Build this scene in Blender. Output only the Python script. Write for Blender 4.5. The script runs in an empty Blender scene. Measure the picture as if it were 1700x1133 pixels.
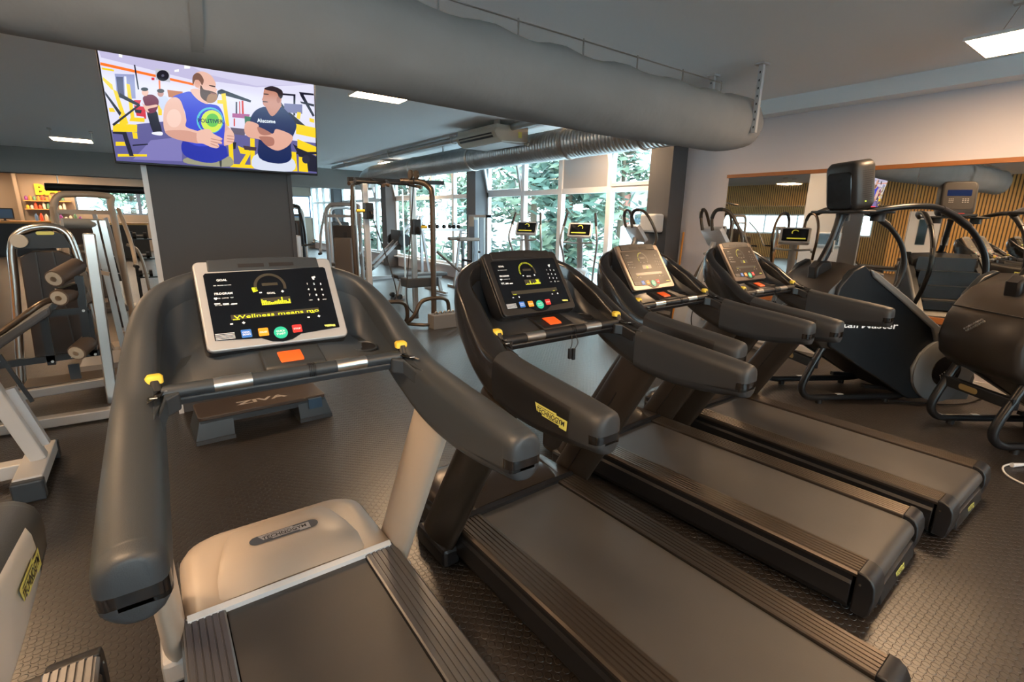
import bpy, bmesh, math, random
from mathutils import Vector, Matrix
random.seed(7)
SC = bpy.context.scene
COL = SC.collection
R = math.radians
PI = math.pi

# ------------------------------------------------------------------ camera, world, exposure
cd = bpy.data.cameras.new('camera')
cd.sensor_width = 36.0
cd.lens = 814.7 / 1700 * 36.0
cd.clip_start = 0.05
cam = bpy.data.objects.new('camera', cd)
COL.objects.link(cam)
yaw, pit, rol = R(36.2935), R(14.0605), R(1.0604)
fw = Vector((math.sin(yaw)*math.cos(pit), math.cos(yaw)*math.cos(pit), -math.sin(pit)))
r0 = Vector((math.cos(yaw), -math.sin(yaw), 0))
u0 = r0.cross(fw)
rr = r0*math.cos(rol) + u0*math.sin(rol)
uu = -r0*math.sin(rol) + u0*math.cos(rol)
mw = Matrix((rr, uu, -fw)).transposed().to_4x4()
mw.translation = Vector((0, 0, 1.6))
cam.matrix_world = mw
SC.camera = cam
SC.view_settings.view_transform = 'Standard'
SC.view_settings.look = 'None'
SC.view_settings.gamma = 1.0
SC.view_settings.use_curve_mapping = False
SC.view_settings.exposure = 0.4
SC.cycles.max_bounces = 8
SC.cycles.transparent_max_bounces = 12
SC.cycles.sample_clamp_indirect = 6.0
w = bpy.data.worlds.new('overcast_sky')
SC.world = w
w.use_nodes = True
bgn = w.node_tree.nodes['Background']
bgn.inputs[0].default_value = (0.74, 0.88, 1.0, 1)
bgn.inputs[1].default_value = 8.0
LAMP_W = 55.0            # emission of the ceiling panels
LAMP_C = (1.0, 0.645, 0.365)

# ------------------------------------------------------------------ materials
MATS = {}
def mat(name, col, rough=0.5, metal=0.0, bump=None, emit=0.0, spec=0.5, coat=0.0, var=0.0, ecol=None):
    if name in MATS: return MATS[name]
    m = bpy.data.materials.new(name)
    m.use_nodes = True
    nt = m.node_tree
    b = nt.nodes['Principled BSDF']
    b.inputs['Base Color'].default_value = (*col, 1)
    b.inputs['Roughness'].default_value = rough
    b.inputs['Metallic'].default_value = metal
    b.inputs['Specular IOR Level'].default_value = spec
    b.inputs['Coat Weight'].default_value = coat
    if emit:
        b.inputs['Emission Color'].default_value = (*(ecol or col), 1)
        b.inputs['Emission Strength'].default_value = emit
    if bump or var:
        tc = nt.nodes.new('ShaderNodeTexCoord')
        nz = nt.nodes.new('ShaderNodeTexNoise')
        nz.inputs['Scale'].default_value = bump[0] if bump else 6.0
        nz.inputs['Detail'].default_value = 4
        nt.links.new(tc.outputs['Object'], nz.inputs['Vector'])
        if bump:
            bp = nt.nodes.new('ShaderNodeBump')
            bp.inputs['Strength'].default_value = bump[1]
            bp.inputs['Distance'].default_value = bump[2] if len(bump) > 2 else 0.002
            nt.links.new(nz.outputs['Fac'], bp.inputs['Height'])
            nt.links.new(bp.outputs['Normal'], b.inputs['Normal'])
        if var:
            n2 = nt.nodes.new('ShaderNodeTexNoise')
            n2.inputs['Scale'].default_value = 3.0
            n2.inputs['Detail'].default_value = 6
            nt.links.new(tc.outputs['Object'], n2.inputs['Vector'])
            mx = nt.nodes.new('ShaderNodeMix'); mx.data_type = 'RGBA'
            mx.inputs[6].default_value = (*[c*(1-var) for c in col], 1)
            mx.inputs[7].default_value = (*[min(1, c*(1+var)) for c in col], 1)
            nt.links.new(n2.outputs['Fac'], mx.inputs[0])
            nt.links.new(mx.outputs[2], b.inputs['Base Color'])
    MATS[name] = m
    return m

def nodes_of(name):
    m = bpy.data.materials.new(name); m.use_nodes = True
    nt = m.node_tree
    return m, nt, nt.nodes['Principled BSDF']
def math_node(nt, op, a, b=None, c=None):
    n = nt.nodes.new('ShaderNodeMath'); n.operation = op
    for i, v in enumerate((a, b, c)):
        if v is None: continue
        if isinstance(v, (int, float)): n.inputs[i].default_value = v
        else: nt.links.new(v, n.inputs[i])
    return n.outputs[0]

def stud_floor():
    m, nt, b = nodes_of('black_studded_rubber')
    tc = nt.nodes.new('ShaderNodeTexCoord')
    sp = nt.nodes.new('ShaderNodeSeparateXYZ'); nt.links.new(tc.outputs['Object'], sp.inputs[0])
    P = 0.046
    # two interleaved square grids = staggered studs
    def grid(off):
        x = math_node(nt, 'SUBTRACT', math_node(nt, 'FRACT', math_node(nt, 'ADD', math_node(nt, 'DIVIDE', sp.outputs[0], P), off)), 0.5)
        y = math_node(nt, 'SUBTRACT', math_node(nt, 'FRACT', math_node(nt, 'ADD', math_node(nt, 'DIVIDE', sp.outputs[1], P), off)), 0.5)
        return math_node(nt, 'SQRT', math_node(nt, 'ADD', math_node(nt, 'MULTIPLY', x, x), math_node(nt, 'MULTIPLY', y, y)))
    d = math_node(nt, 'MINIMUM', grid(0.0), grid(0.5))
    mr = nt.nodes.new('ShaderNodeMapRange'); mr.interpolation_type = 'SMOOTHSTEP'
    nt.links.new(d, mr.inputs[0])
    mr.inputs[1].default_value = 0.315; mr.inputs[2].default_value = 0.265
    mr.inputs[3].default_value = 0.0; mr.inputs[4].default_value = 1.0
    bp = nt.nodes.new('ShaderNodeBump'); bp.inputs['Strength'].default_value = 0.9; bp.inputs['Distance'].default_value = 0.004
    nt.links.new(mr.outputs[0], bp.inputs['Height'])
    nt.links.new(bp.outputs['Normal'], b.inputs['Normal'])
    nz = nt.nodes.new('ShaderNodeTexNoise'); nz.inputs['Scale'].default_value = 1.3; nz.inputs['Detail'].default_value = 5
    nt.links.new(tc.outputs['Object'], nz.inputs['Vector'])
    cr = nt.nodes.new('ShaderNodeMapRange'); nt.links.new(nz.outputs['Fac'], cr.inputs[0])
    cr.inputs[3].default_value = 0.31; cr.inputs[4].default_value = 0.38
    nt.links.new(cr.outputs[0], b.inputs['Roughness'])
    b.inputs['Base Color'].default_value = (0.019, 0.0155, 0.0135, 1)
    b.inputs['Specular IOR Level'].default_value = 0.85
    return m

def slat_wood():
    m, nt, b = nodes_of('oak_slats_on_black_felt')
    tc = nt.nodes.new('ShaderNodeTexCoord')
    sp = nt.nodes.new('ShaderNodeSeparateXYZ'); nt.links.new(tc.outputs['Object'], sp.inputs[0])
    f = math_node(nt, 'FRACT', math_node(nt, 'DIVIDE', math_node(nt, 'ADD', sp.outputs[0], sp.outputs[1]), 0.085))
    k = math_node(nt, 'GREATER_THAN', f, 0.36)
    mx = nt.nodes.new('ShaderNodeMix'); mx.data_type = 'RGBA'
    mx.inputs[6].default_value = (0.012, 0.010, 0.009, 1); mx.inputs[7].default_value = (0.74, 0.41, 0.12, 1)
    nt.links.new(k, mx.inputs[0]); nt.links.new(mx.outputs[2], b.inputs['Base Color'])
    b.inputs['Roughness'].default_value = 0.55
    return m

def glass_mat():
    m = bpy.data.materials.new('window_glass'); m.use_nodes = True
    nt = m.node_tree; nt.nodes.clear()
    out = nt.nodes.new('ShaderNodeOutputMaterial')
    tr = nt.nodes.new('ShaderNodeBsdfTransparent'); tr.inputs[0].default_value = (0.90, 0.97, 0.96, 1)
    gl = nt.nodes.new('ShaderNodeBsdfGlossy'); gl.inputs['Roughness'].default_value = 0.02
    lw = nt.nodes.new('ShaderNodeLayerWeight'); lw.inputs[0].default_value = 0.5
    pw = math_node(nt, 'POWER', lw.outputs['Facing'], 4.0)
    fr = math_node(nt, 'MULTIPLY_ADD', pw, 0.6, 0.04)
    mx = nt.nodes.new('ShaderNodeMixShader')
    nt.links.new(fr, mx.inputs[0]); nt.links.new(tr.outputs[0], mx.inputs[1]); nt.links.new(gl.outputs[0], mx.inputs[2])
    nt.links.new(mx.outputs[0], out.inputs[0])
    return m

def vcol_mat(name, strength, emissive=True, rough=0.4):
    m, nt, b = nodes_of(name)
    a = nt.nodes.new('ShaderNodeVertexColor'); a.layer_name = 'Col'
    if emissive:
        b.inputs['Base Color'].default_value = (0.01, 0.01, 0.01, 1)
        b.inputs['Roughness'].default_value = 0.15
        nt.links.new(a.outputs[0], b.inputs['Emission Color'])
        b.inputs['Emission Strength'].default_value = strength
    else:
        nt.links.new(a.outputs[0], b.inputs['Base Color']); b.inputs['Roughness'].default_value = rough
    return m

FLOOR = stud_floor(); SLAT = slat_wood(); GLASS = glass_mat()
BLACK = mat('black_plastic', (0.009, 0.009, 0.0105), 0.42)
GLOSS = mat('gloss_black', (0.008, 0.008, 0.009), 0.16, coat=0.4)
SLATE = mat('slate_soft_plastic', (0.034, 0.040, 0.047), 0.46, bump=(420, 0.35, 0.0008))
SLATE_D = mat('dark_slate_plastic', (0.030, 0.037, 0.045), 0.42, bump=(300, 0.12, 0.0006))
GRIP = mat('grey_rubber_grip', (0.030, 0.032, 0.035), 0.50, bump=(520, 0.25, 0.0006))
BRONZE = mat('bronze_black_paint', (0.040, 0.030, 0.023), 0.30, metal=0.35)
CHAMP = mat('champagne_white_paint', (0.50, 0.425, 0.35), 0.36)
SILVER = mat('silver_paint', (0.50, 0.51, 0.53), 0.34, metal=0.45)
STEEL = mat('brushed_steel', (0.62, 0.60, 0.57), 0.28, metal=1.0)
GALV = mat('galvanised_steel', (0.50, 0.52, 0.53), 0.36, metal=0.9, var=0.25)
RAILB = mat('bronzed_aluminium', (0.11, 0.092, 0.078), 0.34, metal=0.85)
RAILG = mat('grey_aluminium', (0.16, 0.16, 0.165), 0.36, metal=0.8)
BELT = mat('running_belt', (0.052, 0.049, 0.047), 0.47, bump=(160, 0.2, 0.0008), var=0.22)
DISPLAY = mat('display_glass', (0.004, 0.005, 0.008), 0.07, spec=0.6)
WHITE_P = mat('white_print', (0.75, 0.78, 0.80), 0.5, emit=0.25)
LED = mat('yellow_led', (0.72, 0.78, 0.02), 0.4, emit=0.55)
ORANGE = mat('orange_plastic', (0.95, 0.13, 0.02), 0.4)
YELLOW = mat('yellow_plastic', (0.75, 0.56, 0.06), 0.42)
BADGEY = mat('yellow_badge', (0.72, 0.72, 0.18), 0.45)
INK = mat('black_ink', (0.01, 0.01, 0.012), 0.5)
SLATE_B = mat('slate_badge', (0.06, 0.075, 0.10), 0.45)
GREYTUBE = mat('grey_painted_tube', (0.33, 0.33, 0.33), 0.34, metal=0.3)
LGREY = mat('light_grey_paint', (0.50, 0.50, 0.50), 0.38)
BLKTUBE = mat('black_powder_coat', (0.010, 0.011, 0.013), 0.30)
BRNTUBE = mat('bronze_tube', (0.10, 0.075, 0.055), 0.32, metal=0.6)
UPH = mat('charcoal_upholstery', (0.045, 0.043, 0.044), 0.55, bump=(90, 0.2, 0.001))
UPHT = mat('tan_grey_upholstery', (0.13, 0.10, 0.08), 0.5, bump=(90, 0.2, 0.001))
WHITE = mat('white_plastic', (0.72, 0.72, 0.72), 0.4)
OFFW = mat('off_white_casing', (0.52, 0.49, 0.42), 0.5)
WALLP = mat('white_wall_paint', (0.66, 0.63, 0.66), 0.75, bump=(60, 0.15, 0.001))
CEILP = mat('grey_ceiling_paint', (0.80, 0.845, 0.88), 0.85, bump=(12, 0.2, 0.003))
COLP = mat('anthracite_paint', (0.085, 0.086, 0.092), 0.72, bump=(60, 0.15, 0.001))
COLP_LIT = mat('anthracite_window_lit', (0.115, 0.12, 0.13), 0.7, bump=(60, 0.15, 0.001))  # anthracite columns too, with cool window light put into a paler, bluer colour
TAUPE = mat('taupe_paint', (0.30, 0.25, 0.20), 0.8)
FABRIC = mat('grey_duct_fabric', (0.26, 0.26, 0.262), 0.9, bump=(5, 0.5, 0.02), var=0.12)
WOOD = mat('mirror_wood_trim', (0.36, 0.13, 0.035), 0.45, bump=(40, 0.2, 0.001), var=0.3)
OAK = mat('counter_oak', (0.62, 0.32, 0.10), 0.45, var=0.2)
MIRROR = mat('mirror_silvering', (0.82, 0.82, 0.80), 0.015, metal=1.0)
PVC = mat('white_window_frame', (0.72, 0.74, 0.76), 0.35)
LENS = mat('lamp_diffuser', (1, 0.95, 0.9), 0.5, emit=LAMP_W, ecol=LAMP_C)
REDM = mat('red_paint', (0.62, 0.03, 0.02), 0.45)
BLUEKEY = mat('blue_key', (0.03, 0.16, 0.55), 0.4, emit=0.15)
ORKEY = mat('orange_key', (0.95, 0.32, 0.02), 0.4, emit=0.15)
REDKEY = mat('red_key', (0.80, 0.03, 0.03), 0.4, emit=0.15)
GRNKEY = mat('green_key', (0.02, 0.48, 0.32), 0.35, emit=0.15)

# ------------------------------------------------------------------ mesh helpers
def cr(pts, n=8, closed=False):
    """Catmull-Rom through the points"""
    P = [Vector(p) for p in pts]; out = []
    N = len(P)
    segs = N if closed else N-1
    for i in range(segs):
        if closed: a, b, c, d = P[i-1], P[i], P[(i+1) % N], P[(i+2) % N]
        else: a, b, c, d = P[max(i-1, 0)], P[i], P[i+1], P[min(i+2, N-1)]
        for k in range(n):
            t = k/n
            out.append(0.5*((2*b)+(c-a)*t+(2*a-5*b+4*c-d)*t*t+(3*b-a-3*c+d)*t**3))
    if not closed: out.append(P[-1])
    return out

def rrect(w, h, r, n=4):
    """rounded rectangle outline, centred, counter-clockwise"""
    pts = []
    for cx, cy, a in ((w/2-r, h/2-r, 0), (-w/2+r, h/2-r, 90), (-w/2+r, -h/2+r, 180), (w/2-r, -h/2+r, 270)):
        for k in range(n+1):
            t = R(a+90*k/n); pts.append((cx+r*math.cos(t), cy+r*math.sin(t)))
    return pts

_txt = {}
def text_geo(body, bold=0.0, res=2):
    key = (body, bold, res)
    if key in _txt: return _txt[key]
    cu = bpy.data.curves.new('lettering', 'FONT'); cu.body = body; cu.size = 1.0; cu.resolution_u = res
    cu.offset = bold
    ob = bpy.data.objects.new('lettering', cu)
    me = ob.to_mesh()
    v = [tuple(q.co) for q in me.vertices]; f = [tuple(p.vertices) for p in me.polygons]
    ob.to_mesh_clear(); bpy.data.objects.remove(ob); bpy.data.curves.remove(cu)
    x0 = min(q[0] for q in v); x1 = max(q[0] for q in v); y0 = min(q[1] for q in v); y1 = max(q[1] for q in v)
    _txt[key] = (v, f, x0, x1, y0, y1)
    return _txt[key]

class MB:
    def __init__(s): s.v = []; s.f = []; s.m = []; s.c = []
    def add(s, vs, fs, mi=0, M=None, col=None):
        o = len(s.v)
        if M is not None: vs = [M @ Vector(p) for p in vs]
        s.v += [tuple(p) for p in vs]
        for f in fs: s.f.append(tuple(i+o for i in f)); s.m.append(mi); s.c.append(col)
        return s
    def box(s, x0, x1, y0, y1, z0, z1, mi=0, M=None):
        v = [(x, y, z) for z in (z0, z1) for y in (y0, y1) for x in (x0, x1)]
        return s.add(v, [(0, 2, 3, 1), (4, 5, 7, 6), (0, 1, 5, 4), (2, 6, 7, 3), (0, 4, 6, 2), (1, 3, 7, 5)], mi, M)
    def bar(s, p0, p1, w, h, mi=0, up=(0, 0, 1)):
        p0 = Vector(p0); p1 = Vector(p1); d = (p1-p0).normalized(); up = Vector(up)
        if abs(d.dot(up)) > 0.99: up = Vector((1, 0, 0))
        a = d.cross(up).normalized()*w/2; b = a.normalized().cross(d)*h/2
        v = [p+sa*a+sb*b for p in (p0, p1) for sa, sb in ((-1, -1), (1, -1), (1, 1), (-1, 1))]
        return s.add(v, [(0, 1, 2, 3), (7, 6, 5, 4), (0, 4, 5, 1), (1, 5, 6, 2), (2, 6, 7, 3), (3, 7, 4, 0)], mi)
    def prism(s, poly, ax, a, b, mi=0, M=None):
        n = len(poly)
        def P(p, t): return {'x': (t, p[0], p[1]), 'y': (p[0], t, p[1]), 'z': (p[0], p[1], t)}[ax]
        v = [P(p, a) for p in poly]+[P(p, b) for p in poly]
        f = [tuple(range(n)), tuple(range(2*n-1, n-1, -1))]+[(i, i+n, (i+1) % n+n, (i+1) % n) for i in range(n)]
        return s.add(v, f, mi, M)
    def loft(s, rings, mi=0, caps=True, M=None, closed=False):
        n = len(rings[0]); v = [p for r in rings for p in r]; f = []
        K = len(rings)
        for k in range(K if closed else K-1):
            a = k*n; b = ((k+1) % K)*n
            for i in range(n): f.append((a+i, a+(i+1) % n, b+(i+1) % n, b+i))
        if caps and not closed: f += [tuple(range(n-1, -1, -1)), tuple(range((K-1)*n, K*n))]
        return s.add(v, f, mi, M)
    def tube(s, path, r, n=10, mi=0, flat=(1, 1), closed=False, ref=None):
        P = [Vector(p) for p in path]; K = len(P)
        T = []
        for i in range(K):
            if closed: t = P[(i+1) % K]-P[i-1]
            else: t = P[min(i+1, K-1)]-P[max(i-1, 0)]
            T.append(t.normalized())
        up = Vector(ref) if ref else (Vector((0, 0, 1)) if abs(T[0].z) < 0.9 else Vector((1, 0, 0)))
        N = (up-T[0]*up.dot(T[0])).normalized(); rings = []
        for i in range(K):
            N = (N-T[i]*N.dot(T[i])).normalized(); B = T[i].cross(N)
            q = r[i] if isinstance(r, (list, tuple)) else r
            rings.append([P[i]+N*(q*flat[0]*math.cos(2*PI*k/n))+B*(q*flat[1]*math.sin(2*PI*k/n)) for k in range(n)])
        return s.loft(rings, mi, True, None, closed)
    def cyl(s, p0, p1, r0, r1=None, n=16, mi=0):
        return s.tube([p0, p1], [r0, r0 if r1 is None else r1], n, mi)
    def lathe(s, prof, M=None, n=24, mi=0):
        rings = [[(r*math.cos(2*PI*k/n), r*math.sin(2*PI*k/n), z) for k in range(n)] for r, z in prof]
        return s.loft(rings, mi, True, M)
    def grid(s, rows, mi=0, M=None):
        n = len(rows[0]); v = [p for r in rows for p in r]
        f = [(k*n+i, k*n+i+1, (k+1)*n+i+1, (k+1)*n+i) for k in range(len(rows)-1) for i in range(n-1)]
        return s.add(v, f, mi, M)
    def poly(s, pts, mi=0, M=None, col=None): return s.add(pts, [tuple(range(len(pts)))], mi, M, col)
    def ball(s, c, r, n=12, mi=0, sc=(1, 1, 1)):
        rings = []
        for i in range(1, n//2):
            t = PI*i/(n//2)
            rings.append([(c[0]+sc[0]*r*math.sin(t)*math.cos(2*PI*k/n), c[1]+sc[1]*r*math.sin(t)*math.sin(2*PI*k/n), c[2]-sc[2]*r*math.cos(t)) for k in range(n)])
        return s.loft(rings, mi)
    def text(s, body, M, h, mi=0, bold=0.0, w=None, align='l', col=None, res=2):
        """flat lettering; h = cap height; M places the xy plane"""
        v, f, x0, x1, y0, y1 = text_geo(body, bold, res)
        k = h/0.70; kx = k if w is None else w/(x1-x0)
        ox = {'l': x0, 'c': (x0+x1)/2, 'r': x1}[align]
        return s.add([((p[0]-ox)*kx, p[1]*k, 0) for p in v], f, mi, M, col)
    def build(s, name, mats, parent=None, smooth=40, bevel=None, recalc=True, solid=None, sub=0, loc=None):
        me = bpy.data.meshes.new(name)
        me.from_pydata(s.v, [], s.f)
        mats = mats if isinstance(mats, (list, tuple)) else [mats]
        for m in mats: me.materials.append(m)
        me.polygons.foreach_set('material_index', s.m)
        if any(c is not None for c in s.c):
            at = me.color_attributes.new('Col', 'FLOAT_COLOR', 'CORNER')
            for p, c in zip(me.polygons, s.c):
                for li in p.loop_indices: at.data[li].color = (*(c or (0, 0, 0)), 1)
        if recalc:
            bm = bmesh.new(); bm.from_mesh(me)
            bmesh.ops.recalc_face_normals(bm, faces=bm.faces); bm.to_mesh(me); bm.free()
        if smooth:
            me.polygons.foreach_set('use_smooth', [True]*len(me.polygons))
            me.set_sharp_from_angle(angle=R(smooth))
        o = bpy.data.objects.new(name, me); COL.objects.link(o)
        if parent: o.parent = parent
        if loc: o.location = loc
        if bevel:
            b = o.modifiers.new('bevel', 'BEVEL'); b.width = bevel; b.segments = 2; b.limit_method = 'ANGLE'; b.angle_limit = R(45)
        if solid:
            q = o.modifiers.new('solidify', 'SOLIDIFY'); q.thickness = solid; q.offset = -1
        if sub:
            q = o.modifiers.new('subsurf', 'SUBSURF'); q.levels = sub; q.render_levels = sub
        return o

def tag(o, label=None, cat=None, group=None, kind=None):
    if label: o['label'] = label
    if cat: o['category'] = cat
    if group: o['group'] = group
    if kind: o['kind'] = kind
    return o
def thing(name, label, cat, loc=(0, 0, 0), rz=0.0, group=None):
    o = bpy.data.objects.new(name, None); COL.objects.link(o)
    o.empty_display_size = 0.2
    o.location = loc; o.rotation_euler = (0, 0, rz)
    return tag(o, label, cat, group)
def struct(name, mb, mats, parent=None, **k):
    o = mb.build(name, mats, parent, **k)
    if not parent: o['kind'] = 'structure'
    return o
def copy_tree(o, parent=None):
    c = o.copy(); COL.objects.link(c)
    if parent: c.parent = parent
    for ch in list(o.children): copy_tree(ch, c)
    return c
def frame_from(o, x, y):
    """matrix with origin o, x axis x, y axis y"""
    x = Vector(x).normalized(); y = Vector(y); y = (y-x*y.dot(x)).normalized(); z = x.cross(y)
    m = Matrix((x, y, z)).transposed().to_4x4(); m.translation = Vector(o); return m
def homography(src):
    """quad (TL,TR,BR,BL) -> unit square, v down"""
    (x0, y0), (x1, y1), (x2, y2), (x3, y3) = src
    # unit square -> quad
    dx1, dx2, sx = x1-x2, x3-x2, x0-x1+x2-x3
    dy1, dy2, sy = y1-y2, y3-y2, y0-y1+y2-y3
    den = dx1*dy2-dx2*dy1
    g = (sx*dy2-dx2*sy)/den; h = (dx1*sy-sx*dy1)/den
    H = Matrix(((x1-x0+g*x1, x3-x0+h*x3, x0), (y1-y0+g*y1, y3-y0+h*y3, y0), (g, h, 1))).inverted()
    def f(p):
        q = H @ Vector((p[0], p[1], 1)); return q.x/q.z, q.y/q.z
    return f

# ================================================================== THE ROOM
XW, ZC = 6.65, 3.08
b = MB().box(-11, 6.85, -6.2, 26.2, -0.1, 0.0); struct('floor', b, FLOOR, smooth=None)
b = MB().box(-11, 6.85, -6.2, 26.2, ZC, ZC+0.1); struct('ceiling', b, CEILP, smooth=None)
# right wall: solid stretch with the mirror, then strips above and below the glazing
SILL, HEAD, TRANS = 0.34, 2.84, 2.12
b = MB().box(XW, XW+0.2, -6.2, 4.73, 0, ZC)
b.box(XW, XW+0.2, 4.73, 26.2, 0, SILL).box(XW, XW+0.2, 4.73, 26.2, HEAD, ZC)
struct('wall_right', b, WALLP, smooth=None)
b = MB().box(6.635, XW, -6.2, 4.73, 0, 0.07); struct('baseboard_right', b, WHITE, smooth=None)
b = MB().box(6.42, XW, -6.2, 4.73, 2.91, ZC); struct('trim_1', b, CEILP, smooth=None)
b = MB().box(-11, -4.0, -6.2, -6.0, 0, ZC).box(4.0, XW, -6.2, -6.0, 0, ZC).box(-4.0, 4.0, -6.2, -6.0, 0, 0.9).box(-4.0, 4.0, -6.2, -6.0, 2.5, ZC)
struct('wall_back', b, TAUPE, smooth=None)
b = MB().box(-7.2, -7.0, -6.0, 6.2, 0, ZC).box(-7.2, -7.0, 6.2, 26.0, 2.25, ZC).box(-11.0, -10.8, 6.0, 8.0, 0, ZC).box(-11.0, -10.8, 17.0, 26.0, 0, ZC).box(-11.0, -10.8, 8.0, 17.0, 0, 1.1).box(-11.0, -10.8, 8.0, 17.0, 2.0, ZC).box(-11, -7.2, 6.0, 6.2, 0, ZC)
struct('wall_left', b, SLAT, smooth=None)
# far wall with its own strip of windows over the counter
b = MB().box(-11, -2.05, 25.6, 25.8, 0, ZC).box(-2.05, XW, 25.6, 25.8, 0, 1.45).box(-2.05, XW, 25.6, 25.8, 2.45, ZC).box(1.9, 2.4, 25.6, 25.8, 1.45, 2.45)
struct('wall_front', b, TAUPE, smooth=None)
b = MB().box(-11, XW, 17.4, 17.9, 2.47, ZC); struct('trim_2', b, mat('beam_grey', (0.24, 0.235, 0.23), 0.85), smooth=None)
for k, y in enumerate((4.73, 10.12, 15.52, 20.92)):
    b = MB().box(6.3, XW, y, y+0.4, 0, ZC)
    tag(b.build('column', COLP if k % 2 == 0 else COLP_LIT, smooth=None), kind='structure')
# the free-standing pillar that carries the television
b = MB().box(0.04, 1.035, 4.62, 5.45, 0, ZC, 0).box(1.035, 1.04, 4.62, 5.45, 0, ZC, 1)
pil = tag(b.build('pillar', [COLP, LGREY], smooth=None), kind='structure')
MB().box(0.028, 0.062, 4.606, 4.622, 0, 2.6).build('corner_bead', WHITE, pil, smooth=None)
MB().box(1.012, 1.045, 4.606, 4.622, 0, 2.6).build('corner_bead', COLP, pil, smooth=None)

def ring_frame(mb, x0, x1, y0, y1, z0, z1, t, M=None):
    mb.box(x0, x1, y0, y1, z0, z0+t, 0, M).box(x0, x1, y0, y1, z1-t, z1, 0, M)
    mb.box(x0, x1, y0, y0+t, z0+t, z1-t, 0, M).box(x0, x1, y1-t, y1, z0+t, z1-t, 0, M)

wn = [0]
def window_bay(ys, tilted=(), solid=()):
    wn[0] += 1
    root = bpy.data.objects.new('window_%d' % wn[0], None); COL.objects.link(root)
    root['kind'] = 'structure'; root.location = (XW, (ys[0]+ys[-1])/2, SILL)
    off = Vector((-XW, -(ys[0]+ys[-1])/2, -SILL))
    fr = MB()
    ring_frame(fr, XW-0.03, XW+0.06, ys[0], ys[-1], SILL, HEAD, 0.06)
    fr.box(XW-0.03, XW+0.06, ys[0], ys[-1], TRANS-0.05, TRANS+0.05)
    for y in ys[1:-1]: fr.box(XW-0.04, XW+0.06, y-0.055, y+0.055, SILL, HEAD)
    fr.build('window_frame', PVC, root, smooth=None, loc=off)
    for k in range(len(ys)-1):
        a, c = ys[k]+0.055, ys[k+1]-0.055
        g = MB().box(XW+0.01, XW+0.02, a, c, SILL+0.06, TRANS-0.05)
        g.build('glass', GLASS, root, smooth=None, loc=off)
        if k in solid:
            MB().box(XW-0.01, XW+0.02, a, c, TRANS+0.05, HEAD-0.06).build('blind_panel', SILVER, root, smooth=None, loc=off)
            continue
        M = Matrix.Identity(4)
        if k in tilted:
            piv = Vector((XW-0.03, 0, TRANS+0.05))
            M = Matrix.Translation(piv) @ Matrix.Rotation(R(-13), 4, 'Y') @ Matrix.Translation(-piv)
            s_ = MB(); ring_frame(s_, XW-0.05, XW+0.0, a-0.02, c+0.02, TRANS+0.05, HEAD-0.06, 0.055, M)
            s = s_.build('sash', PVC, root, smooth=None, loc=off)
            MB().box(XW-0.075, XW-0.05, a+0.1, a+0.125, TRANS+0.16, TRANS+0.28, 0, M).build('sash_handle', WHITE, root, smooth=None, loc=off)
        g = MB().box(XW-0.02, XW-0.012, a, c, TRANS+0.05, HEAD-0.06, 0, M) if k in tilted else MB().box(XW+0.01, XW+0.02, a, c, TRANS+0.05, HEAD-0.06)
        g.build('glass', GLASS, root, smooth=None, loc=off)
    MB().box(XW-0.14, XW+0.01, ys[0], ys[-1], SILL-0.04, SILL).build('window_sill', PVC, root, smooth=None, loc=off)
window_bay([5.13, 6.23, 7.52, 8.72, 10.12], tilted=(0, 3), solid=(1,))
window_bay([10.52, 11.75, 12.98, 14.2, 15.52], tilted=(3,))
window_bay([15.92, 17.2, 18.4, 19.6, 20.92], tilted=(1,))
window_bay([21.32, 22.5, 23.6, 24.6, 25.6])
# far windows beside the counter
wn[0] += 1
root = bpy.data.objects.new('window_%d' % wn[0], None); COL.objects.link(root); root['kind'] = 'structure'; root.location = (0, 25.7, 1.45)
fr = MB()
for a, c in ((-2.05, 1.9), (2.4, 6.6)):
    fr.box(a, c, -0.05, 0.05, 0, 0.06).box(a, c, -0.05, 0.05, 0.94, 1.0)
    n = 4
    for k in range(n+1):
        x = a+(c-a)*k/n; fr.box(max(a, x-0.06), min(c, x+0.06), -0.05, 0.05, 0.06, 0.94)
fr.build('window_frame', mat('blue_window_frame', (0.16, 0.24, 0.36), 0.5), root, smooth=None)
MB().box(-2.05, 1.9, 0.0, 0.01, 0.06, 0.94).box(2.4, 6.6, 0.0, 0.01, 0.06, 0.94).build('glass', GLASS, root, smooth=None)
wn[0] += 1
root = bpy.data.objects.new('window_%d' % wn[0], None); COL.objects.link(root); root['kind'] = 'structure'; root.location = (0.0, -6.1, 0.9)
fr = MB().box(-4, 4, -0.05, 0.05, 0, 0.07).box(-4, 4, -0.05, 0.05, 1.53, 1.6)
for k in range(7): fr.box(-4+k*1.3217, -3.93+k*1.3217, -0.05, 0.05, 0.07, 1.53)
fr.build('window_frame', PVC, root, smooth=None)
MB().box(-4, 4, 0.0, 0.01, 0.07, 1.53).build('glass', GLASS, root, smooth=None)
wn[0] += 1
root = bpy.data.objects.new('window_%d' % wn[0], None); COL.objects.link(root); root['kind'] = 'structure'; root.location = (-10.9, 12.5, 1.1)
fr = MB().box(-.05, .05, -4.5, 4.5, 0, 0.07).box(-.05, .05, -4.5, 4.5, .83, .9)
for k in range(7): fr.box(-.05, .05, -4.5+k*1.488, -4.43+k*1.488, 0.07, .83)
fr.build('window_frame', PVC, root, smooth=None)
MB().box(0, .01, -4.5, 4.5, 0.07, .83).build('glass', GLASS, root, smooth=None)
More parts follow.
